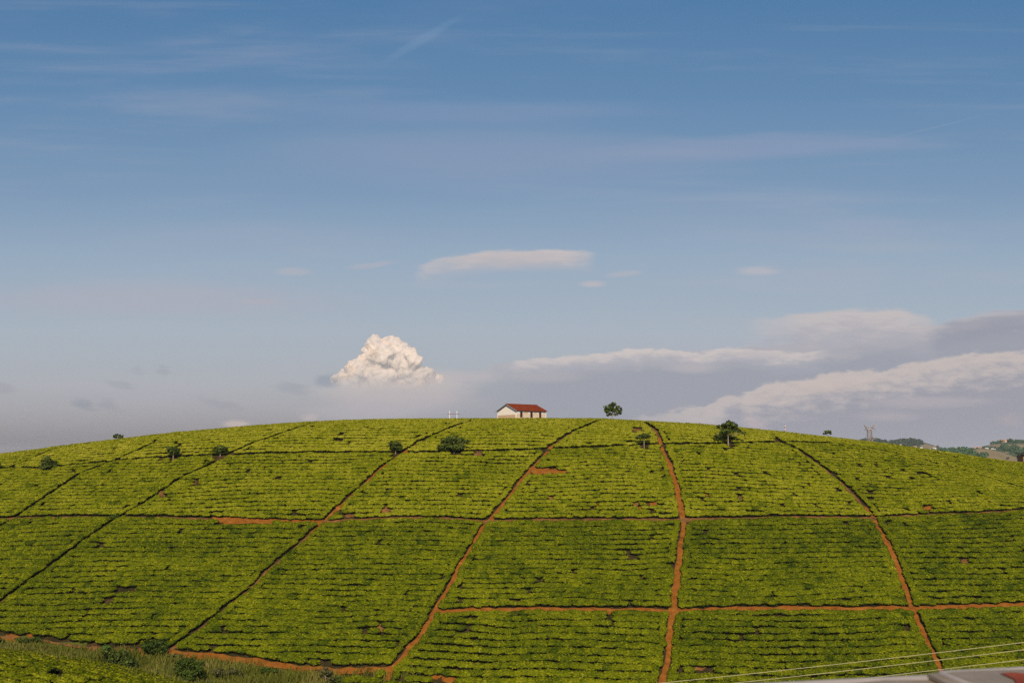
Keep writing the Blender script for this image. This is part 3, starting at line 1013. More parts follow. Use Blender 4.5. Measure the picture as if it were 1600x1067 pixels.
def px_tree(name, bpx, bpy_, lobes_px, n, size, seed, label, y_fixed=None, depth=1.0, **kw):
    """lobes in photo pixels (cx, cy, rx, ry) are turned into metres at the tree's own distance"""
    if y_fixed:
        y = y_fixed
        x = float(ray(bpx, bpy_)[0]) * y
    else:
        x, y = at(bpx, bpy_, 0.0)
    z = float(ground(x, y))
    lobes = []
    for k, (cx, cy, rx, ry) in enumerate(lobes_px):
        a, t = [float(q) for q in ray(cx, cy)]
        s = y / F
        dy = ((k * 37) % 5 - 2) * .22 * rx * s * depth
        lobes.append((a * y - x, dy, t * y - z, rx * s * 1.18, rx * s * 1.0 * depth, ry * s * 1.08))
    return tree(name, (x, y, z), lobes, n, size, seed, label, **kw)

T = 'tree'
px_tree(T, 957, 659, [(957, 633, 6, 5), (951, 638, 6, 4.5), (964, 638, 6, 4.5), (949, 643, 5, 4), (966, 643.5, 5, 3.5), (957, 641, 6, 4), (952, 647, 4, 2.5), (963, 647.5, 3.5, 2), (969, 646, 2.5, 1.6)], 900, .20, 11,
        'lone round-crowned tree on the skyline right of the house', trunk_r=.11, fork=.45)
px_tree(T, 1138, 697, [(1139, 662, 9, 5), (1129, 666, 8, 5), (1147, 667, 7, 5), (1133, 673, 10, 4.5), (1125, 679, 7, 4), (1142, 673, 7, 4), (1156, 674, 4.5, 3), (1119, 683, 5, 3), (1159, 677, 4, 2)], 1250, .21, 12,
        'largest tree on the right slope, crown sweeping down to the left', trunk_r=.12, fork=.5)
px_tree(T, 1006.5, 700, [(1001, 682, 6, 3.5), (1008, 680, 6.5, 3.5), (1012, 682, 5, 3), (996, 683, 4, 2.4)], 520, .19, 13,
        'small umbrella-shaped tree beside the top of the middle red path', trunk_r=.08, fork=.72)
px_tree(T, 709.5, 709, [(696, 690, 7, 5), (708, 686, 9, 5), (719, 689, 8, 5), (727, 690, 5, 4), (692, 698, 6, 5), (705, 696, 9, 6), (718, 697, 8, 5), (700, 702, 7, 3.5), (715, 702, 6, 3)], 2200, .22, 14,
        'broad spreading dark tree below the white goal posts', trunk_r=.15, fork=.4)
px_tree(T, 618, 710, [(615, 693, 6, 4), (621, 694, 6, 4), (611, 698, 5, 3.5), (619, 700, 7, 3.5), (625, 699, 4, 3)], 900, .2, 15,
        'small bushy tree left of the thin lane on the upper slope', trunk_r=.09, fork=.4)
px_tree(T, 344, 714.5, [(339, 701, 5, 3), (346, 699, 6, 3.2), (351, 701.5, 4.5, 2.6), (343, 702.5, 5, 2.2)], 800, .19, 16,
        'small tree with rounded crown beside the top of the dark left lane', trunk_r=.09, fork=.55, leaf='tree_leaf_pale')
px_tree(T, 270.5, 718.5, [(268, 701, 6, 3.2), (274, 702.5, 6, 3.2), (263, 706, 4.5, 2.4), (271, 706, 6, 2.4), (278, 705, 3, 2)], 900, .2, 17,
        'small leaning tree on the upper cross path left of the rounded one', trunk_r=.10, fork=.45, leaf='tree_leaf_pale')
px_tree(T, 75.5, 735, [(75, 718, 5, 4), (70, 723, 6, 4), (80, 723, 6, 4), (66, 729, 5, 3.5), (76, 727, 7, 4.5), (84, 729, 4.5, 3.5)], 1300, .2, 18,
        'dense low dark tree above the upper cross path near the left edge', trunk_r=.12, fork=.35)
px_tree(T, -2, 737, [(-3, 726, 6, 3.5), (-8, 729, 5, 3.5), (1, 730, 4, 2.5)], 700, .2, 19,
        'dark tree half cut off by the left edge of the picture', trunk_r=.1, fork=.4)
px_tree('shrub', 179, 814, [(177, 806, 4, 3), (182, 807, 4, 3.5), (179, 810, 5, 3)], 700, .15, 20,
        'dark shrub where the dark left lane crosses the middle path', cat='shrub', leaf='shrub_leaf', trunk=False)
# small trees behind the brow
g1 = 'trees behind the left skyline'
px_tree(T, 181.5, 690, [(180.5, 681.5, 2.6, 2.6), (182, 680, 2, 2), (178.6, 683, 1.6, 1.4)], 240, .15, 21, 'round-topped tree, left one of three on the left skyline', 218, group=g1, trunk_r=.06, fork=.5)
px_tree(T, 187.8, 690, [(187.6, 680.4, 2.2, 2.2), (187.8, 683.2, 2.4, 1.8)], 240, .15, 22, 'bushy tree, middle one of three on the left skyline', 218, group=g1, trunk_r=.06, fork=.5)
px_tree(T, 191.5, 690, [(191.4, 680.6, 1.0, 1.6), (191.5, 683.5, .9, 1.6)], 110, .13, 23, 'thin dark tree, right one of three on the left skyline', 218, group=g1, trunk_r=.05, fork=.5)
px_tree(T, 1292.5, 684, [(1293, 674.2, 4.2, 1.7), (1291, 675.5, 2.6, 1.2), (1288, 677.4, 2.8, 1.0), (1297, 677.6, 2.2, .6)], 330, .16, 24, 'tiny flat-topped tree on the right skyline left of the pylon', 220, trunk_r=.05, fork=.7)

# shrubs in the gully
S = 'shrub'
def gully(name, px, py, lobes, n, size, seed, label, leaf, **kw):
    return px_tree(name, px, py, lobes, n, size, seed, label, cat='shrub', leaf=leaf, **kw)
gully(S, 240, 1024, [(236, 1006, 11, 6), (248, 1006, 9, 6), (240, 1013, 12, 6), (252, 1013, 8, 6), (234, 1016, 9, 5)], 1600, .13, 31, 'round dark shrub at the foot of the thin lane', 'shrub_leaf', trunk=False)
gully(S, 185, 1045, [(174, 1021, 11, 8), (188, 1026, 12, 9), (176, 1034, 14, 9), (197, 1034, 11, 9), (206, 1041, 8, 8), (185, 1043, 14, 6)], 2600, .16, 32, 'large-leaved dark shrub behind the nearest tea shoulder', 'tree_leaf', trunk=False)
gully(S, 167, 1022, [(165, 1011, 6, 4), (171, 1013, 6, 4), (166, 1016, 7, 4)], 600, .13, 33, 'small bright green shrub above the large-leaved dark one', 'bright_leaf', trunk=False)
gully(S, 295, 1064, [(286, 1035, 9, 7), (298, 1036, 10, 7), (308, 1042, 8, 7), (288, 1047, 12, 8), (302, 1051, 12, 8), (293, 1058, 12, 6), (314, 1046, 5, 4)], 2200, .14, 34, 'dense leafy shrub standing alone in the gully grass', 'shrub_leaf', trunk=False)
gully(S, 508, 1066, [(503, 1048, 8, 5), (514, 1051, 9, 6), (506, 1057, 10, 5), (518, 1059, 7, 4), (509, 1043, 5, 4)], 420, .11, 35, 'sparse twiggy shrub at the edge of the bottom red path', 'twig_leaf', trunk_r=.05, fork=.4)
gully(S, 278, 1026, [(272, 1023, 7, 3), (282, 1024, 8, 3)], 300, .12, 36, 'low dull green shrub right of the round dark one', 'twig_leaf', trunk=False)
gully(S, 420, 1052, [(416, 1046, 8, 4), (426, 1047, 8, 4), (420, 1050, 10, 3)], 500, .12, 37, 'low ragged shrub below the bottom red path', 'shrub_leaf', trunk=False)
gully(S, 528, 1066, [(524, 1060, 8, 4), (534, 1062, 8, 3)], 350, .12, 38, 'dark low shrub right of the sparse twiggy one', 'tree_leaf', trunk=False)
gully(S, 355, 1058, [(345, 1048, 12, 5), (365, 1050, 12, 5), (355, 1054, 14, 4)], 450, .12, 39, 'brownish scrub between the lone shrub and the path', 'twig_leaf', trunk=False)
gully(S, 0, 1004, [(-2, 996, 5, 4), (1, 1000, 5, 4)], 260, .13, 40, 'dark shrub at the left edge beside a patch of red earth', 'tree_leaf', trunk=False)
gully(S, 50, 1003, [(40, 998, 10, 4), (56, 999, 10, 4)], 380, .12, 41, 'low green shrub between two patches of red earth at the left', 'shrub_leaf', trunk=False)

# ------------------------------------------------------------------ house on the hilltop
def plain(name, c, var=.12, scale=2.0, rough=.85, spec=.2):
    lo = tuple(v * (1 - var) for v in c)
    hi = tuple(min(1, v * (1 + var)) for v in c)
    return noisy(name, [(.3, lo), (.7, hi)], scale, rough, spec)

W_white = plain('white_plaster', (.76, .68, .58), .08)
W_tan = plain('tan_plaster', (.50, .345, .21), .10)
W_pink = plain('worn_plaster', (.56, .44, .34), .16, 1.2)
ROOF = noisy('rusted_iron_roof', [(.25, (.10, .015, .004)), (.6, (.165, .028, .007)), (.85, (.24, .06, .02))], 1.3, .8, .1, stretch=(1, 1, 1))
GREYM = plain('grey_metal', (.22, .22, .23), .2)
DARK = plain('dark_gap', (.025, .014, .010), .3)
WOOD = plain('brown_timber', (.12, .055, .03), .25)

Hy = 246.0
ax, at_ = [float(v) for v in ray(807.4, 640.5)]
eave_z = at_ * Hy
corner = Vector((ax * Hy, Hy, 0))
HG = float(ground(corner.x, corner.y))
wall_h = eave_z - HG
house = empty('house', (corner.x, corner.y, HG), 'long white and tan house with rusty red gable roof on the hilltop', 'house')
ang = R(37)
house.rotation_euler = (0, 0, ang)            # local +x runs along the front (right and away), local +y along the gable (left and away)
Lh, Wh, rise, ov = 9.35, 8.1, 1.62, .34
hw = wall_h
# gable wall (at x=0) and its opposite, front (y=0) and back
bm = bmesh.new()
th = .2
def poly_prism(bm, pts, x0, x1):
    f0 = [bm.verts.new((x0, p[0], p[1])) for p in pts]
    f1 = [bm.verts.new((x1, p[0], p[1])) for p in pts]
    bm.faces.new(f0)
    bm.faces.new(f1[::-1])
    n = len(pts)
    for i in range(n):
        bm.faces.new([f0[i], f0[(i + 1) % n], f1[(i + 1) % n], f1[i]])
split = hw * .60
gp_low = [(0, -.5), (Wh, -.5), (Wh, split), (0, split)]
gp_up = [(0, split + .002), (Wh, split + .002), (Wh, hw), (Wh / 2, hw + rise - .02), (0, hw)]
poly_prism(bm, gp_up, 0, th)
poly_prism(bm, [(0, -.5), (Wh, -.5), (Wh, hw), (Wh / 2, hw + rise - .02), (0, hw)], Lh - th, Lh)
bx(bm, th + .002, Lh - th - .002, Wh - th, Wh, -.5, hw)
bm_obj('wall', bm, W_white, house)
bm = bmesh.new()
poly_prism(bm, gp_low, -.004, th - .004)
bm_obj('painted_dado', bm, W_tan, house)
for yy in (-.012, Wh - .25):                  # pale corner strips
    bm = bmesh.new()
    bx(bm, -.016, .02, yy, yy + .62 if yy < 0 else Wh + .01, -.5, split + .35)
    bm_obj('corner_strip', bm, W_white, house)
# front wall in panels, three door bays
doors = [(1.05, 1.85), (4.25, 5.05), (7.05, 7.8)]
bm = bmesh.new()
bm2 = bmesh.new()
edges = [0.22] + [q for d in doors for q in d] + [Lh - .2]
for i in range(0, len(edges), 2):
    bx(bm, edges[i], edges[i + 1], 0, th, -.5, hw * .72)
    bx(bm2, edges[i], edges[i + 1], 0.003, th, hw * .722, hw)
for d in doors:
    bx(bm2, d[0] + .002, d[1] - .002, 0.003, th, hw * .9, hw - .004)
bm_obj('front_wall', bm, W_pink, house)
# upper band: patches of white between tan
bm_obj('upper_band', bm2, noisy('patched_paint', [(.46, (.52, .37, .24)), (.54, (.68, .66, .66))], .45, .85, .2, detail=1), house)
for d in doors:
    bm = bmesh.new()
    bx(bm, d[0] + .03, d[1] - .03, .12, .17, hw * .36, hw * .89)
    dd = bm_obj('door', bm, DARK, house)
    bm = bmesh.new()
    bx(bm, d[0] + .02, d[0] + .12, .02, .11, -.4, hw * .88)
    bx(bm, d[1] - .14, d[1] - .02, .02, .11, -.4, hw * .88)
    bx(bm, d[0] + .122, d[1] - .142, .02, .11, hw * .80, hw * .88)
    bm_obj('door_frame', bm, WOOD, dd)
    bm = bmesh.new()
    bx(bm, d[0] + .125, d[1] - .145, .03, .10, -.4, hw * .35)
    bm_obj('lower_leaf', bm, W_tan, dd)
# roof: two pitched sheets of ribbed iron
def roof_sheet(sign):
    bm = bmesh.new()
    nr = 62
    x0, x1 = -ov, Lh + ov
    ridge = Vector((0, Wh / 2, hw + rise + .05))
    eave_y = -ov if sign < 0 else Wh + ov
    sl = rise / (Wh / 2)
    eave = Vector((0, eave_y, hw - sl * ov + .05))
    rows = []
    for k in range(nr + 1):
        x = x0 + (x1 - x0) * k / nr
        dz = .022 * (1 if k % 2 else -1)
        rows.append([bm.verts.new((x, p.y, p.z + dz + e)) for e in (0, -.05) for p in (ridge, eave)])
    for a, b in zip(rows, rows[1:]):
        bm.faces.new([a[0], a[1], b[1], b[0]])
        bm.faces.new([a[2], b[2], b[3], a[3]])
        bm.faces.new([a[1], a[3], b[3], b[1]])
        bm.faces.new([a[0], b[0], b[2], a[2]])
    bm.faces.new([rows[0][i] for i in (0, 2, 3, 1)])
    bm.faces.new([rows[-1][i] for i in (0, 1, 3, 2)])
    return bm
rf = bm_obj('roof', roof_sheet(-1), ROOF, house)
rf2 = bm_obj('roof', roof_sheet(1), ROOF, house)
bm = bmesh.new()
for s in (0, 1):                              # grey barge boards along the gable
    y0, y1 = (-ov, Wh / 2) if s == 0 else (Wh + ov, Wh / 2)
    sl = rise / (Wh / 2)
    z0, z1 = hw - sl * ov + .02, hw + rise + .02
    for xx in (-ov - .03,):
        v = [bm.verts.new(p) for p in [(xx, y0, z0 - .17), (xx, y1, z1 - .17), (xx, y1, z1 + .05), (xx, y0, z0 + .05), (xx + .028, y0, z0 - .17), (xx + .028, y1, z1 - .17), (xx + .028, y1, z1 + .05), (xx + .028, y0, z0 + .05)]]
        for f in [(0, 1, 2, 3), (4, 7, 6, 5), (0, 4, 5, 1), (3, 2, 6, 7), (0, 3, 7, 4), (1, 5, 6, 2)]:
            bm.faces.new([v[i] for i in f])
bm_obj('barge_board', bm, GREYM, house)
bm = bmesh.new()
tube(bm, [(-ov, Wh / 2, hw + rise + .06), (Lh + ov, Wh / 2, hw + rise + .06)], [.09, .09], 8)
bm_obj('ridge_cap', bm, ROOF, rf)
bm = bmesh.new()
bx(bm, -.03, .0, Wh / 2 - .16, Wh / 2 + .16, hw + rise * .55, hw + rise * .78)
bm_obj('gable_vent', bm, W_tan, house)

# ------------------------------------------------------------------ white goal posts
Gy = 236.0
ga, gt = ray([702.5, 714.0], [642, 642])
gz = [float(t) * Gy for t in gt]
gx2 = [float(a) * Gy for a in ga]
gb = float(ground(gx2[0], Gy))
goal = empty('goal_posts', (gx2[0], Gy, gb), 'two white posts joined by a thin brown crossbar on the skyline', 'goal posts')
PAINT = plain('white_paint', (.78, .76, .74), .06)
for k in range(2):
    bm = bmesh.new()
    tube(bm, [(gx2[k] - gx2[0], 0, -.3), (gx2[k] - gx2[0], 0, gz[k] - gb)], [.078, .075], 8)
    bm_obj('post', bm, PAINT, goal)
bm = bmesh.new()
xa, ta = ray([698.8, 718.3], [646.6, 646.6])
tube(bm, [(float(xa[0]) * Gy - gx2[0], -.12, float(ta[0]) * Gy - gb), (float(xa[1]) * Gy - gx2[0], -.12, float(ta[1]) * Gy - gb)], [.06, .06], 6)
bm_obj('crossbar', bm, plain('rust_bar', (.20, .09, .05), .2), goal)

# small dark stake on the skyline
sx_, sy_ = float(ray(1093.5, 662)[0]) * 214, 214
sz_ = float(ground(sx_, sy_))
stake = empty('stake', (sx_, sy_, sz_), 'tiny dark stake on the skyline left of the largest right slope tree', 'stake')
bm = bmesh.new()
tube(bm, [(0, 0, -.2), (0, 0, float(ray(1093.5, 659.6)[1]) * 214 - sz_)], [.07, .05], 6)
bm_obj('pole', bm, WOOD, stake)
bm = bmesh.new()
tube(bm, [(-.12, 0, .9), (.12, 0, .95)], [.04, .04], 5)
bm_obj('crosspiece', bm, WOOD, stake)

# hut at the right edge
hxp, hyp = float(ray(1598, 715)[0]) * 216, 216.0
hz0 = float(ground(hxp, hyp))
hut = empty('hut', (hxp, hyp, hz0), 'small brown hut with dark overhanging roof cut off by the right edge', 'hut')
rz = float(ray(1598, 710.2)[1]) * 216 - hz0
bm = bmesh.new()
bx(bm, .12, 3.2, .1, 2.6, -.6, rz - .02)
bm_obj('wall', bm, plain('brown_mud', (.26, .14, .085), .2), hut)
bm = bmesh.new()
bx(bm, -.10, .08, -.02, .16, -.6, rz - .02)
bm_obj('post', bm, plain('dark_timber', (.04, .03, .022), .3), hut)
bm = bmesh.new()
v = [bm.verts.new(p) for p in [(-.38, -.5, rz), (3.6, -.5, rz), (3.6, 3, rz + .35), (-.38, 3, rz + .35), (-.38, -.5, rz + .12), (3.6, -.5, rz + .12), (3.6, 3, rz + .47), (-.38, 3, rz + .47)]]
for f in [(0, 3, 2, 1), (4, 5, 6, 7), (0, 1, 5, 4), (1, 2, 6, 5), (2, 3, 7, 6), (3, 0, 4, 7)]:
    bm.faces.new([v[i] for i in f])
bm_obj('roof', bm, plain('dark_roof', (.03, .028, .026), .3), hut)
bm = bmesh.new()
bx(bm, .5, 1.2, .06, .098, -.5, rz - .3)
bm_obj('door', bm, WOOD, hut)

# ------------------------------------------------------------------ far hills at the right
D0, D1 = 1500.0, 3300.0
ridges = [  # distance, [(px, py of the bare skyline)], fall-off in front (m), behind
    (1900, [(1380, 722), (1430, 716), (1480, 709), (1505, 703), (1530, 701), (1555, 703), (1580, 713), (1600, 722), (1680, 740)], 330, 260),
    (2350, [(1400, 718), (1460, 705), (1480, 703), (1500, 703), (1530, 699), (1550, 694), (1566, 691), (1580, 690), (1600, 692), (1640, 689), (1700, 690)], 420, 300),
    (2500, [(1300, 716), (1380, 704), (1410, 699), (1440, 699), (1480, 707), (1520, 716)], 400, 250),
    (2900, [(1300, 700), (1340, 691), (1360, 688), (1380, 690), (1395, 692), (1420, 688.5), (1440, 690.5), (1462, 697), (1480, 703), (1540, 706), (1700, 706)], 500, 300),
]
def far_z(a, d):
    z = np.full(np.shape(a), -75.0)
    for D, pts, f0, f1 in ridges:
        pa, pt = ray([p[0] for p in pts], [p[1] for p in pts])
        t = np.interp(a, pa, pt)
        top = t * D
        s = d - D
        wv = np.where(s < 0, np.exp(-(s / f0) ** 2), np.exp(-(s / f1) ** 2))
        z = np.maximum(z, -75 + (top + 75) * wv)
    return z
fa = np.linspace(float(ray(1280, 700)[0]), float(ray(1720, 700)[0]), 300)
fd = np.linspace(D0, D1, 150)
AA, DD = np.meshgrid(fa, fd)
FZ = far_z(AA, DD) + (fbm(AA * DD / 60, DD / 60, 71.0) - .5) * 5
FX = AA * DD
n1, n2 = len(fa), len(fd)
i, j = np.meshgrid(np.arange(n1 - 1), np.arange(n2 - 1))
a_ = (j * n1 + i).ravel()
fq = np.stack([a_, a_ + 1, a_ + 1 + n1, a_ + n1], 1)
fcx = (FX[:-1, :-1] + FX[1:, 1:]).ravel() / 2
fcy = (DD[:-1, :-1] + DD[1:, 1:]).ravel() / 2
fcz = (FZ[:-1, :-1] + FZ[1:, 1:]).ravel() / 2
ppx, ppy = to_px(fcx, fcy, fcz)
def inside(poly, x, y):
    c = np.zeros(len(x), bool)
    n = len(poly)
    for k in range(n):
        (x0, y0), (x1, y1) = poly[k], poly[(k + 1) % n]
        c ^= ((y0 > y) != (y1 > y)) & (x < (x1 - x0) * (y - y0) / (y1 - y0 + 1e-9) + x0)
    return c
jx, jy = ppx + 3 * (fbm(fcx / 40, fcy / 40, 72.0) - .5), ppy + 2 * (fbm(fcx / 40, fcy / 40, 73.0) - .5)
TAN1 = [(1514, 707), (1525, 701), (1548, 702.5), (1570, 707), (1592, 716), (1588, 724), (1530, 724), (1524, 716)]
TAN2 = [(1542, 697), (1560, 693.5), (1600, 694), (1640, 694), (1640, 702), (1600, 704), (1590, 698), (1560, 698)]
TAN3 = [(1436, 692), (1462, 696), (1466, 704), (1440, 700)]
TAN4 = [(1494, 706), (1506, 706), (1508, 712), (1492, 713)]
GRN = [(1400, 696), (1445, 698), (1462, 706), (1500, 720), (1450, 720), (1400, 712)]
near_f = fcy < 2150
fm = np.zeros(len(fq), int)
fm[inside(GRN, jx, jy) & (fcy < 2600)] = 1
fm[(inside(TAN1, jx, jy) & near_f) | (inside(TAN2, jx, jy) & (fcy > 2000)) | (inside(TAN3, jx, jy)) | inside(TAN4, jx, jy)] = 2
# narrow country tracks of the same bare earth break up the green
fm[(np.abs(fbm(fcx / 160, fcy / 160, 74.0) - .5) < .012) & (fcy < 2500)] = 2
M['far_green'] = noisy('far_bush', [(.3, (.014, .034, .016)), (.6, (.026, .062, .022)), (.8, (.045, .08, .03))], .02, .95, .05)
M['far_field'] = noisy('far_field', [(.3, (.035, .085, .028)), (.7, (.06, .115, .035))], .03, .95, .05)
M['far_bare'] = noisy('far_bare', [(.3, (.15, .115, .062)), (.7, (.21, .16, .09))], .02, .95, .05)
hills = mesh_from('hills', np.stack([FX.ravel(), DD.ravel(), FZ.ravel()], 1), fq, [M['far_green'], M['far_field'], M['far_bare']], mat_idx=fm, smooth=True)
tag(hills, kind='structure')

def far_at(px, py, lo=D0, hi=D1):
    a, t = [float(v) for v in ray(px, py)]
    ds = np.arange(lo, hi, 4.0)
    z = far_z(np.full(len(ds), a), ds)
    h = z - t * ds
    k = int(np.argmax(h >= 0)) if (h >= 0).any() else int(np.argmax(h))
    return a * ds[k], ds[k], z[k]

# woods on the far hills: one mass of crowns that nobody could count
M['far_leaf'] = leafy('far_leaf', [(0, (.008, .018, .009)), (.5, (.018, .040, .016)), (1, (.035, .07, .025))], 0, 1, .1)
M['far_leaf_green'] = leafy('far_leaf_green', [(0, (.014, .05, .012)), (.5, (.028, .085, .018)), (1, (.05, .12, .03))], 0, 1, .1)
def crown_mass(spots, seed):
    r = np.random.default_rng(seed)
    vs, ts = [], []
    for (x, y, z, rad) in spots:
        m = 26
        d = r.normal(0, 1, (m, 3))
        d /= np.linalg.norm(d, axis=1)[:, None]
        c = np.array([x, y, z + rad * .9]) + d * np.array([rad, rad, rad * .95]) * (.55 + .45 * r.random(m))[:, None]
        nn = d + r.normal(0, .4, (m, 3))
        nn /= np.linalg.norm(nn, axis=1)[:, None]
        s1 = np.cross(nn, r.normal(0, 1, (m, 3)))
        s1 /= np.linalg.norm(s1, axis=1)[:, None]
        s2 = np.cross(nn, s1)
        sz = rad * .42
        vs.append(np.stack([c + s1 * sz, c + s2 * sz, c - s1 * sz, c - s2 * sz], 1).reshape(-1, 3))
        ts.append(np.clip(r.random() * .6 + .4 * r.random(m), 0, 1))
    v = np.concatenate(vs)
    return v, np.arange(len(v)).reshape(-1, 4), np.concatenate(ts)

def scatter(poly, n, rad, seed):
    r = np.random.default_rng(seed)
    xs, ys = [p[0] for p in poly], [p[1] for p in poly]
    out = []
    tries = 0
    while len(out) < n and tries < n * 8:
        tries += 1
        px, py = r.uniform(min(xs), max(xs)), r.uniform(min(ys), max(ys))
        if inside(poly, np.array([px]), np.array([py]))[0]:
            x, y, z = far_at(px, py)
            out.append((x, y, z - 1, rad * (.7 + .6 * r.random())))
    return out
sp = scatter([(1334, 693), (1345, 688), (1362, 686), (1384, 690), (1400, 693), (1400, 700), (1340, 699)], 190, 4.6, 1)
sp += scatter([(1386, 694), (1400, 688), (1425, 686), (1438, 690), (1442, 695), (1410, 698)], 150, 4.6, 2)
v, q, t = crown_mass(sp, 3)
tag(mesh_from('distant_woods', v, q, M['far_leaf'], tint=t), 'dark blue-green woods on the farthest hill beside the pylon', 'woods', kind='stuff')
sp = scatter([(1457, 706), (1470, 701), (1500, 700), (1515, 705), (1530, 712), (1542, 712), (1540, 718), (1505, 718), (1475, 714)], 260, 3.8, 4)
v, q, t = crown_mass(sp, 5)
tag(mesh_from('distant_woods', v, q, M['far_leaf_green'], tint=t), 'green bushy woods below the bare field on the far hill', 'woods', kind='stuff')
sp = scatter([(1545, 694), (1560, 689), (1600, 687), (1640, 687), (1640, 691), (1574, 691)], 80, 3.6, 6)
sp += scatter([(1556, 698), (1580, 696), (1600, 701), (1640, 703), (1640, 716), (1600, 716), (1585, 708)], 130, 3.4, 7)
v, q, t = crown_mass(sp, 8)
tag(mesh_from('distant_woods', v, q, M['far_leaf_green'], tint=t), 'green woods around the top of the far right hill', 'woods', kind='stuff')
# far trees one can tell apart
for k, (px, py, w, h, lab) in enumerate([
        (1465.5, 699, 2.2, 4.0, 'tall dark tree beside pale houses on the far hill left of the bare field'),
        (1515, 702, 3.4, 3.4, 'dark round tree left of the bare field on the far hill'),
        (1577, 691, 5.0, 4.2, 'big dark tree right of the pinkish house on the far hilltop'),
        (1589.5, 693, 2.6, 4.0, 'upright dark tree on the far hilltop near the right edge'),
        (1575, 718, 3.4, 4.2, 'bushy tree at the lower edge of the bare field on the far hill'),
        (1592, 720, 5.0, 3.6, 'dark blue-green tree beside the hut at the right edge'),
        (1542, 710.5, 3.4, 3.0, 'round green bush at the left end of the bare field'),
        (1497, 702.5, 3.0, 2.6, 'low dark tree on the far crest left of the round one')]):
    x, y, z = far_at(px, py)
    s = y / F
    tree('tree', (x, y, z - .5), [(0, 0, h * s * .62, w * s * .62, w * s * .6, h * s * .42), (w * s * .3, 0, h * s * .45, w * s * .42, w * s * .4, h * s * .3), (-w * s * .35, 0, h * s * .42, w * s * .4, w * s * .4, h * s * .3)],
         260, w * s * .13, 300 + k, lab, leaf='far_leaf', trunk_r=.35, fork=.3)

# far houses
F_WALLS = [plain('far_wall_white', (.70, .66, .62), .08, .2), plain('far_wall_pink', (.55, .36, .28), .1, .2), plain('far_wall_cream', (.62, .54, .42), .1, .2)]
F_ROOFS = [plain('far_roof_pale', (.55, .53, .5), .1, .2), plain('far_roof_rust', (.36, .17, .11), .15, .2), plain('far_roof_grey', (.3, .3, .31), .15, .2)]
for (px, py, wpx, hpx, wc, rc, lab) in [
        (1412, 695.6, 12, 1.6, 0, 0, 'long low white building below the woods left of the far green fields'),
        (1430, 699.2, 4.5, 2.4, 0, 1, 'white house standing alone on the far green field'),
        (1439.3, 700.2, 3.8, 1.6, 0, 0, 'small pale house right of the one on the far green field'),
        (1453.5, 703.4, 4, 2, 1, 2, 'small grey-roofed house lower than its pale neighbour on the far slope'),
        (1459.8, 701.6, 4.6, 2.2, 2, 0, 'pale house beside the tall dark far tree'),
        (1523, 701.2, 3.4, 2.6, 1, 1, 'small pink house left of the rusty roofed one above the bare field'),
        (1530.8, 700.8, 5.4, 2.8, 1, 1, 'pink house with rusty roof above the left end of the bare field'),
        (1541.5, 701.6, 4.8, 2, 2, 0, 'cream house in the middle of the line above the bare field'),
        (1550.6, 702.2, 3.4, 1.6, 0, 0, 'white house right of the cream one above the bare field'),
        (1554.3, 703.2, 1.8, 1.8, 0, 0, 'tiny white hut at the right end of the line above the bare field'),
        (1568.5, 689.6, 8.0, 4.2, 1, 1, 'broad pinkish house on the top of the far right hill'),
        (1573.3, 702.4, 1.8, 1.8, 0, 0, 'tiny white hut among the bushes right of the bare field')]:
    x, y, z = far_at(px, py)
    s = y / F
    w, h = wpx * s, hpx * s
    root = empty('far_house', (x, y, z), lab, 'house', 'houses on the far hills')
    root.rotation_euler = (0, 0, random.uniform(-.35, .35))
    dpt = max(3.5, w * .55)
    bm = bmesh.new()
    bx(bm, -w / 2, w / 2, -dpt / 2, dpt / 2, -2.5, h * .62)
    bm_obj('wall', bm, F_WALLS[wc], root)
    bm = bmesh.new()
    e = .35
    pr = [(-dpt / 2 - e, h * .60), (dpt / 2 + e, h * .60), (0, h * 1.02)]
    f0 = [bm.verts.new((-w / 2 - e, p[0], p[1])) for p in pr]
    f1 = [bm.verts.new((w / 2 + e, p[0], p[1])) for p in pr]
    bm.faces.new(f0)
    bm.faces.new(f1[::-1])
    for k in range(3):
        bm.faces.new([f0[k], f0[(k + 1) % 3], f1[(k + 1) % 3], f1[k]])
    bm_obj('roof', bm, F_ROOFS[rc], root)
    bm = bmesh.new()
    bx(bm, -w * .12, w * .06, -dpt / 2 - .06, -dpt / 2 - .01, -.2, h * .48)
    bm_obj('door', bm, WOOD, root)

# ------------------------------------------------------------------ pylon
Py = 1250.0
ps = Py / F
pxc = float(ray(1359.3, 690)[0]) * Py
pz = float(ground(pxc, Py))
pyl = empty('pylon', (pxc, Py, pz), 'steel lattice power pylon rising behind the right slope', 'pylon')
STEEL = plain('galvanised_steel', (.30, .25, .235), .12, .5, .7, .2)
zat = lambda py: float(ray(1359.3, py)[1]) * Py - pz
bm = bmesh.new()
lv = [(722, 7.0), (704, 5.0), (690, 3.6), (680.5, 3.1), (671, 2.9)]
lv = [(-4.0, 9.0 * ps)] + [(zat(a), b * ps) for a, b in lv if zat(a) > 2]
def bar(bm, a, b, r=.17):
    tube(bm, [a, b], [r * 1.5, r * 1.5], 4)
for (z0, w0), (z1, w1) in zip(lv, lv[1:]):
    c0 = [(sx * w0, sy * w0, z0) for sx, sy in ((-1, -1), (1, -1), (1, 1), (-1, 1))]
    c1 = [(sx * w1, sy * w1, z1) for sx, sy in ((-1, -1), (1, -1), (1, 1), (-1, 1))]
    for k in range(4):
        bar(bm, c0[k], c1[k], .15)
        n_ = (k + 1) % 4
        bar(bm, c0[k], c1[n_], .19)
        bar(bm, c0[n_], c1[k], .19)
        bar(bm, c1[k], c1[n_], .17)
bm_obj('lattice_tower', bm, STEEL, pyl)
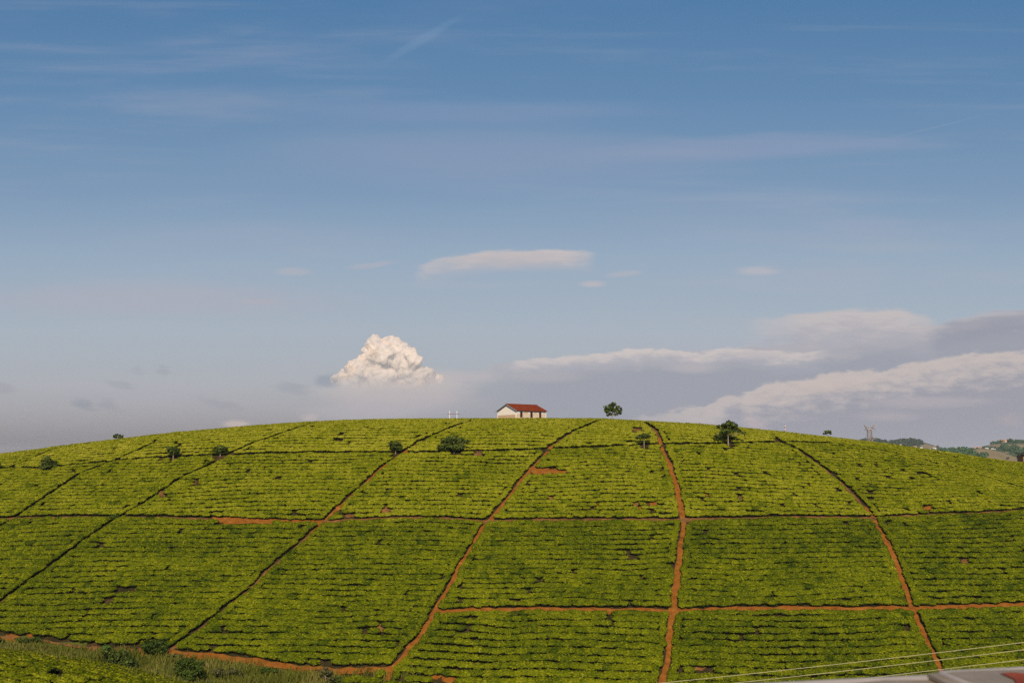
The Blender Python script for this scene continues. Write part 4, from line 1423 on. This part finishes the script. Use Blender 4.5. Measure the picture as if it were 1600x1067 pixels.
def arm(side, tip_px, tip_py, root_hi, root_lo):
    bm = bmesh.new()
    tip = Vector(((tip_px - 1359.3) * ps, 0, zat(tip_py)))
    w = 2.9 * ps
    roots = [Vector((side * w, sy * w, zat(r_))) for r_ in (root_hi, root_lo) for sy in (-1, 1)]
    for r_ in roots:
        bar(bm, r_, tip, .17)
    for f in (.33, .66):
        q = [r_.lerp(tip, f) for r_ in roots]
        for a in range(4):
            for b in range(a + 1, 4):
                bar(bm, q[a], q[b], .14)
    return bm_obj('cross_arm', bm, STEEL, pyl)
arm(-1, 1350.6, 663.2, 668, 671.5)
arm(1, 1369, 662.2, 668, 671.5)
a1 = arm(-1, 1351.6, 670.6, 668, 671.5)
a2 = arm(1, 1368.6, 669.6, 668, 671.5)
a3 = arm(1, 1370, 685.4, 683, 686.5)
bm = bmesh.new()
w = 2.9 * ps
for sy in (-1, 1):
    bar(bm, (-w * 2.3, sy * w * .5, zat(670.8)), (w * 2.3, sy * w * .5, zat(670.8)), .24)
    bar(bm, (-w, sy * w, zat(668)), (w, sy * w, zat(668)), .15)
bm_obj('beam', bm, STEEL, pyl)
for (px, py0, py1, par) in [(1351.6, 670.8, 674, a1), (1368.6, 670, 674, a2)]:
    bm = bmesh.new()
    tube(bm, [((px - 1359.3) * ps, 0, zat(py0)), ((px - 1359.3) * ps, 0, zat(py1))], [.13, .13], 6)
    bm_obj('insulator', bm, GREYM, par)

# red and white radio mast far behind the ridge
My = 1700.0
mx_ = float(ray(1226.8, 670)[0]) * My
mz = float(ground(mx_, My))
mast = empty('radio_mast', (mx_, My, mz), 'faint red and white radio mast just above the right skyline', 'mast')
tops = [685, 680, 676, 674, 671.4, 669.2, 666.2, 664.2, 663.2]
mw, mr = plain('mast_white', (.75, .73, .72), .05), plain('mast_red', (.45, .12, .10), .1)
zprev = -3.0
for k, py in enumerate(tops):
    z1 = float(ray(1226.8, py)[1]) * My - mz
    bm = bmesh.new()
    r_ = .62
    for kk in range(3):
        a0 = 2.1 * kk
        tube(bm, [(r_ * math.cos(a0), r_ * math.sin(a0), zprev), (r_ * math.cos(a0), r_ * math.sin(a0), z1 - .01)], [.26, .26], 5)
    for q_ in range(4):
        f = zprev + (z1 - zprev) * q_ / 4
        for kk in range(3):
            a0, b0 = 2.1 * kk, 2.1 * (kk + 1)
            tube(bm, [(r_ * math.cos(a0), r_ * math.sin(a0), f), (r_ * math.cos(b0), r_ * math.sin(b0), f + (z1 - zprev) / 4)], [.12, .12], 4)
    bm_obj('white_section' if k % 2 else 'red_section', bm, mw if k % 2 else mr, mast)
    zprev = z1

# ------------------------------------------------------------------ power lines and the metal roof close to the camera
WIRE = plain('weathered_cable', (.33, .29, .14), .1, 1.0, .6, .3)
for k, (pts, lab) in enumerate([
        ([(1000, 1070), (1200, 1049), (1400, 1027), (1600, 1003)], 'topmost of three pale cables crossing the lower right corner'),
        ([(1050, 1077), (1200, 1061), (1400, 1038.5), (1600, 1014.5)], 'middle one of three pale cables crossing the lower right corner'),
        ([(1150, 1083), (1200, 1077.5), (1400, 1053.6), (1600, 1030)], 'lowest of three pale cables, meeting the metal roof edge')]):
    Wy = 24.0
    xs_, zs_ = [], []
    for p_ in pts:
        a, t = [float(v) for v in ray(*p_)]
        xs_.append(a * Wy)
        zs_.append(t * Wy)
    cf = np.polyfit(xs_, zs_, 2)
    xx = np.linspace(-14, 34, 60)
    bm = bmesh.new()
    tube(bm, [(float(x), Wy, float(np.polyval(cf, x))) for x in xx], [.0078] * len(xx), 6)
    tag(bm_obj('power_cable', bm, WIRE), lab, 'cable', 'cables in the lower right corner')

# metal roof of a shed just below the camera
m, nt, p = material('weathered_tin', .45, .4)
f = tex_noise(nt, 1.6, 5, .6)
f2 = tex_noise(nt, 14, 4, .6)
base = ramp(nt, nmath(nt, 'ADD', nmath(nt, 'MULTIPLY', f, .75), nmath(nt, 'MULTIPLY', f2, .25)), [(.3, (.13, .092, .058)), (.55, (.21, .165, .115)), (.75, (.28, .235, .18))])
nt.links.new(base, p.inputs['Base Color'])
p.inputs['Metallic'].default_value = .15
TIN = m
TINEDGE = plain('pale_flashing', (.25, .225, .215), .15, 3.0, .6, .25)
RUST = noisy('rust_stain', [(.3, (.15, .026, .012)), (.7, (.25, .06, .028))], 6.0, .8, .2)
P0 = Vector((float(ray(1190, 1068)[0]) * 4.9, 4.9, 0))
a0, t0 = [float(v) for v in ray(1233, 1064.5)]
a1_, t1_ = [float(v) for v in ray(1600, 1046.5)]
ze = t0 * 5.0
p0 = Vector((a0 * 5.0, 5.0, ze))
y1_ = ze / t1_
p1 = Vector((a1_ * y1_, y1_, ze))
u_ = (p1 - p0).normalized()
yaw = math.atan2(u_.y, u_.x)
shed = empty('shed', (p0.x, p0.y, -4.7), 'pale metal shed roof with a rusty red patch in the lower right corner', 'shed')
shed.rotation_euler = (0, 0, yaw)
rz = ze + 4.7
seam = (Vector((float(ray(1470, 1053)[0]) * 5.12, 5.12, 0)) - Vector((p0.x, p0.y, 0))).length
fall = -.10
def sheet(x0, x1, y0, y1, dz, tk=.02):
    bm = bmesh.new()
    n = 16
    rows = []
    for k in range(n + 1):
        x = x0 + (x1 - x0) * k / n
        w = .004 * math.sin(k * math.pi / 2)
        rows.append([bm.verts.new((x, yy, rz + dz + w + fall * (0 - yy) * 1.0 + e)) for e in (0, -tk) for yy in (y0, (y0 + y1) / 2, y1)])
    for a, b in zip(rows, rows[1:]):
        for i in (0, 1):
            bm.faces.new([a[i], b[i], b[i + 1], a[i + 1]])
            bm.faces.new([a[i + 3], a[i + 4], b[i + 4], b[i + 3]])
        bm.faces.new([a[0], a[3], b[3], b[0]])
        bm.faces.new([a[2], b[2], b[5], a[5]])
    for r_ in (rows[0], rows[-1]):
        bm.faces.new([r_[0], r_[1], r_[4], r_[3]])
        bm.faces.new([r_[1], r_[2], r_[5], r_[4]])
    return bm
s1 = bm_obj('roof_sheet', sheet(-.9, seam, -3.2, -.055, 0), TIN, shed)
s2 = bm_obj('roof_sheet', sheet(seam - .08, seam + 3.2, -3.2, -.05, .024), TIN, shed)
bm = bmesh.new()
tube(bm, [(-.9, -.03, rz - .022), (seam, -.03, rz - .022)], [.030, .030], 10)
tube(bm, [(seam + .002, -.03, rz - .010), (seam + 3.2, -.03, rz - .004)], [.034, .034], 10)
bm_obj('edge_flashing', bm, TINEDGE, shed, 0)
bm = bmesh.new()
tube(bm, [(seam - .02, -.07, rz + .02), (seam + .05, -.5, rz - .028), (seam + .06, -3.1, rz - .29)], [.014, .016, .016], 8)
bm_obj('seam_rib', bm, TINEDGE, shed)
# rust patch: its own ragged shape on the right-hand sheet
rp = []
for (px, py) in [(1562, 1051.5), (1580, 1050), (1600, 1051.5), (1640, 1051), (1660, 1062), (1650, 1080), (1612, 1080), (1590, 1070), (1584, 1060), (1572, 1055)]:
    a, t = [float(v) for v in ray(px, py)]
    y = (ze + .03) / t
    for _ in range(4):
        w_ = Vector((a * y - p0.x, y - p0.y, 0))
        ly = -math.sin(yaw) * w_.x + math.cos(yaw) * w_.y
        y = (ze + .03 + fall * (0 - ly)) / t
    w_ = Vector((a * y - p0.x, y - p0.y, 0))
    lx = math.cos(yaw) * w_.x + math.sin(yaw) * w_.y
    ly = -math.sin(yaw) * w_.x + math.cos(yaw) * w_.y
    rp.append((lx, ly, rz + .024 + .008 + fall * (0 - ly)))
bm = bmesh.new()
fa_ = bm.faces.new([bm.verts.new(q_) for q_ in rp])
bmesh.ops.triangulate(bm, faces=bm.faces[:])
bm_obj('rust_patch', bm, RUST, s2)
bm = bmesh.new()
bx(bm, -.6, seam + 2.9, -3.0, -.12, -.3, rz - .36)
bm_obj('wall', bm, plain('shed_wall', (.33, .30, .26), .15), shed)

# ------------------------------------------------------------------ towering cumulus
Cy = 7000.0
cs = Cy / F
lobes = [(603, 541, 17), (587, 540, 15), (614, 537, 15), (576, 550, 15), (630, 547, 15), (643, 554, 13), (650, 568, 14), (600, 560, 26), (570, 568, 16), (556, 574, 13), (545, 579, 12), (533, 584, 10),
         (524, 590, 8), (580, 580, 24), (622, 574, 26), (645, 584, 18), (660, 588, 14), (676, 590, 9), (690, 591, 6), (560, 590, 18), (600, 594, 24), (635, 596, 18), (540, 596, 13), (655, 598, 12), (670, 586, 13), (684, 592, 10), (518, 594, 9), (575, 600, 20), (620, 604, 22), (655, 604, 16)]
rr = random.Random(5)
bm = bmesh.new()
for (px, py, r_) in lobes:
    a, t = [float(v) for v in ray(px, py)]
    c = Vector((a * Cy, Cy + rr.uniform(-1, 1) * 20 * cs, t * Cy))
    bmesh.ops.create_icosphere(bm, subdivisions=2, radius=r_ * cs * .86, matrix=Matrix.Translation(c))
    for _ in range(14):
        d = Vector((rr.gauss(0, 1), rr.gauss(0, 1) - .5, rr.gauss(0, 1) + .3)).normalized()
        q_ = r_ * cs * rr.uniform(.25, .42)
        bmesh.ops.create_icosphere(bm, subdivisions=1, radius=q_, matrix=Matrix.Translation(c + d * r_ * cs * .78))
m, nt, p = material('cloud', 1.0, 0.0)
p.inputs['Base Color'].default_value = (.92, .77, .655, 1)
tr = node(nt, 'ShaderNodeBsdfTranslucent')
tr.inputs[0].default_value = (.92, .77, .655, 1)
mx1 = node(nt, 'ShaderNodeMixShader')
mx1.inputs[0].default_value = .2
nt.links.new(p.outputs[0], mx1.inputs[1])
nt.links.new(tr.outputs[0], mx1.inputs[2])
# the cloud thins out towards its base
g = node(nt, 'ShaderNodeNewGeometry')
sp_ = node(nt, 'ShaderNodeSeparateXYZ')
nt.links.new(g.outputs['Position'], sp_.inputs[0])
mr_ = node(nt, 'ShaderNodeMapRange', interpolation_type='SMOOTHSTEP')
nt.links.new(sp_.outputs[2], mr_.inputs['Value'])
mr_.inputs['From Min'].default_value = float(ray(600, 612)[1]) * Cy
mr_.inputs['From Max'].default_value = float(ray(600, 566)[1]) * Cy
mr_.inputs['To Min'].default_value = 0.0
mr_.inputs['To Max'].default_value = .40
tp = node(nt, 'ShaderNodeBsdfTransparent')
mx2 = node(nt, 'ShaderNodeMixShader')
nt.links.new(mr_.outputs[0], mx2.inputs[0])
nt.links.new(tp.outputs[0], mx2.inputs[1])
nt.links.new(mx1.outputs[0], mx2.inputs[2])
nt.links.new(mx2.outputs[0], nt.nodes['Material Output'].inputs[0])
cloud = bm_obj('cumulus_cloud', bm, m)
tag(cloud, 'towering cream white cumulus cloud above the ridge left of the house', 'cloud', kind='stuff')
rm = cloud.modifiers.new('remesh', 'REMESH')
rm.mode = 'VOXEL'
rm.voxel_size = 1.5 * cs
rm.use_smooth_shade = True
sm = cloud.modifiers.new('soften', 'SMOOTH')
sm.factor = .5
sm.iterations = 24
tx_ = bpy.data.textures.new('puffs', 'CLOUDS')
tx_.noise_scale = 7 * cs
tx_.noise_depth = 4
dm = cloud.modifiers.new('puffs', 'DISPLACE')
dm.texture = tx_
dm.texture_coords = 'GLOBAL'
dm.strength = 5 * cs
dm.mid_level = .5

# ------------------------------------------------------------------ haze
m = bpy.data.materials.new('haze')
m.use_nodes = True
nt = m.node_tree
nt.nodes.remove(nt.nodes['Principled BSDF'])
pv = node(nt, 'ShaderNodeVolumePrincipled')
pv.inputs['Color'].default_value = (.80, .80, .86, 1)
pv.inputs['Density'].default_value = .00006
pv.inputs['Anisotropy'].default_value = 0.0
nt.links.new(pv.outputs[0], nt.nodes['Material Output'].inputs['Volume'])
bm = bmesh.new()
bx(bm, -6600, 6600, -3300, 6700, -110, 55)
hz = bm_obj('haze', bm, m)
tag(hz, 'thin pale haze in the air', 'haze', kind='stuff')
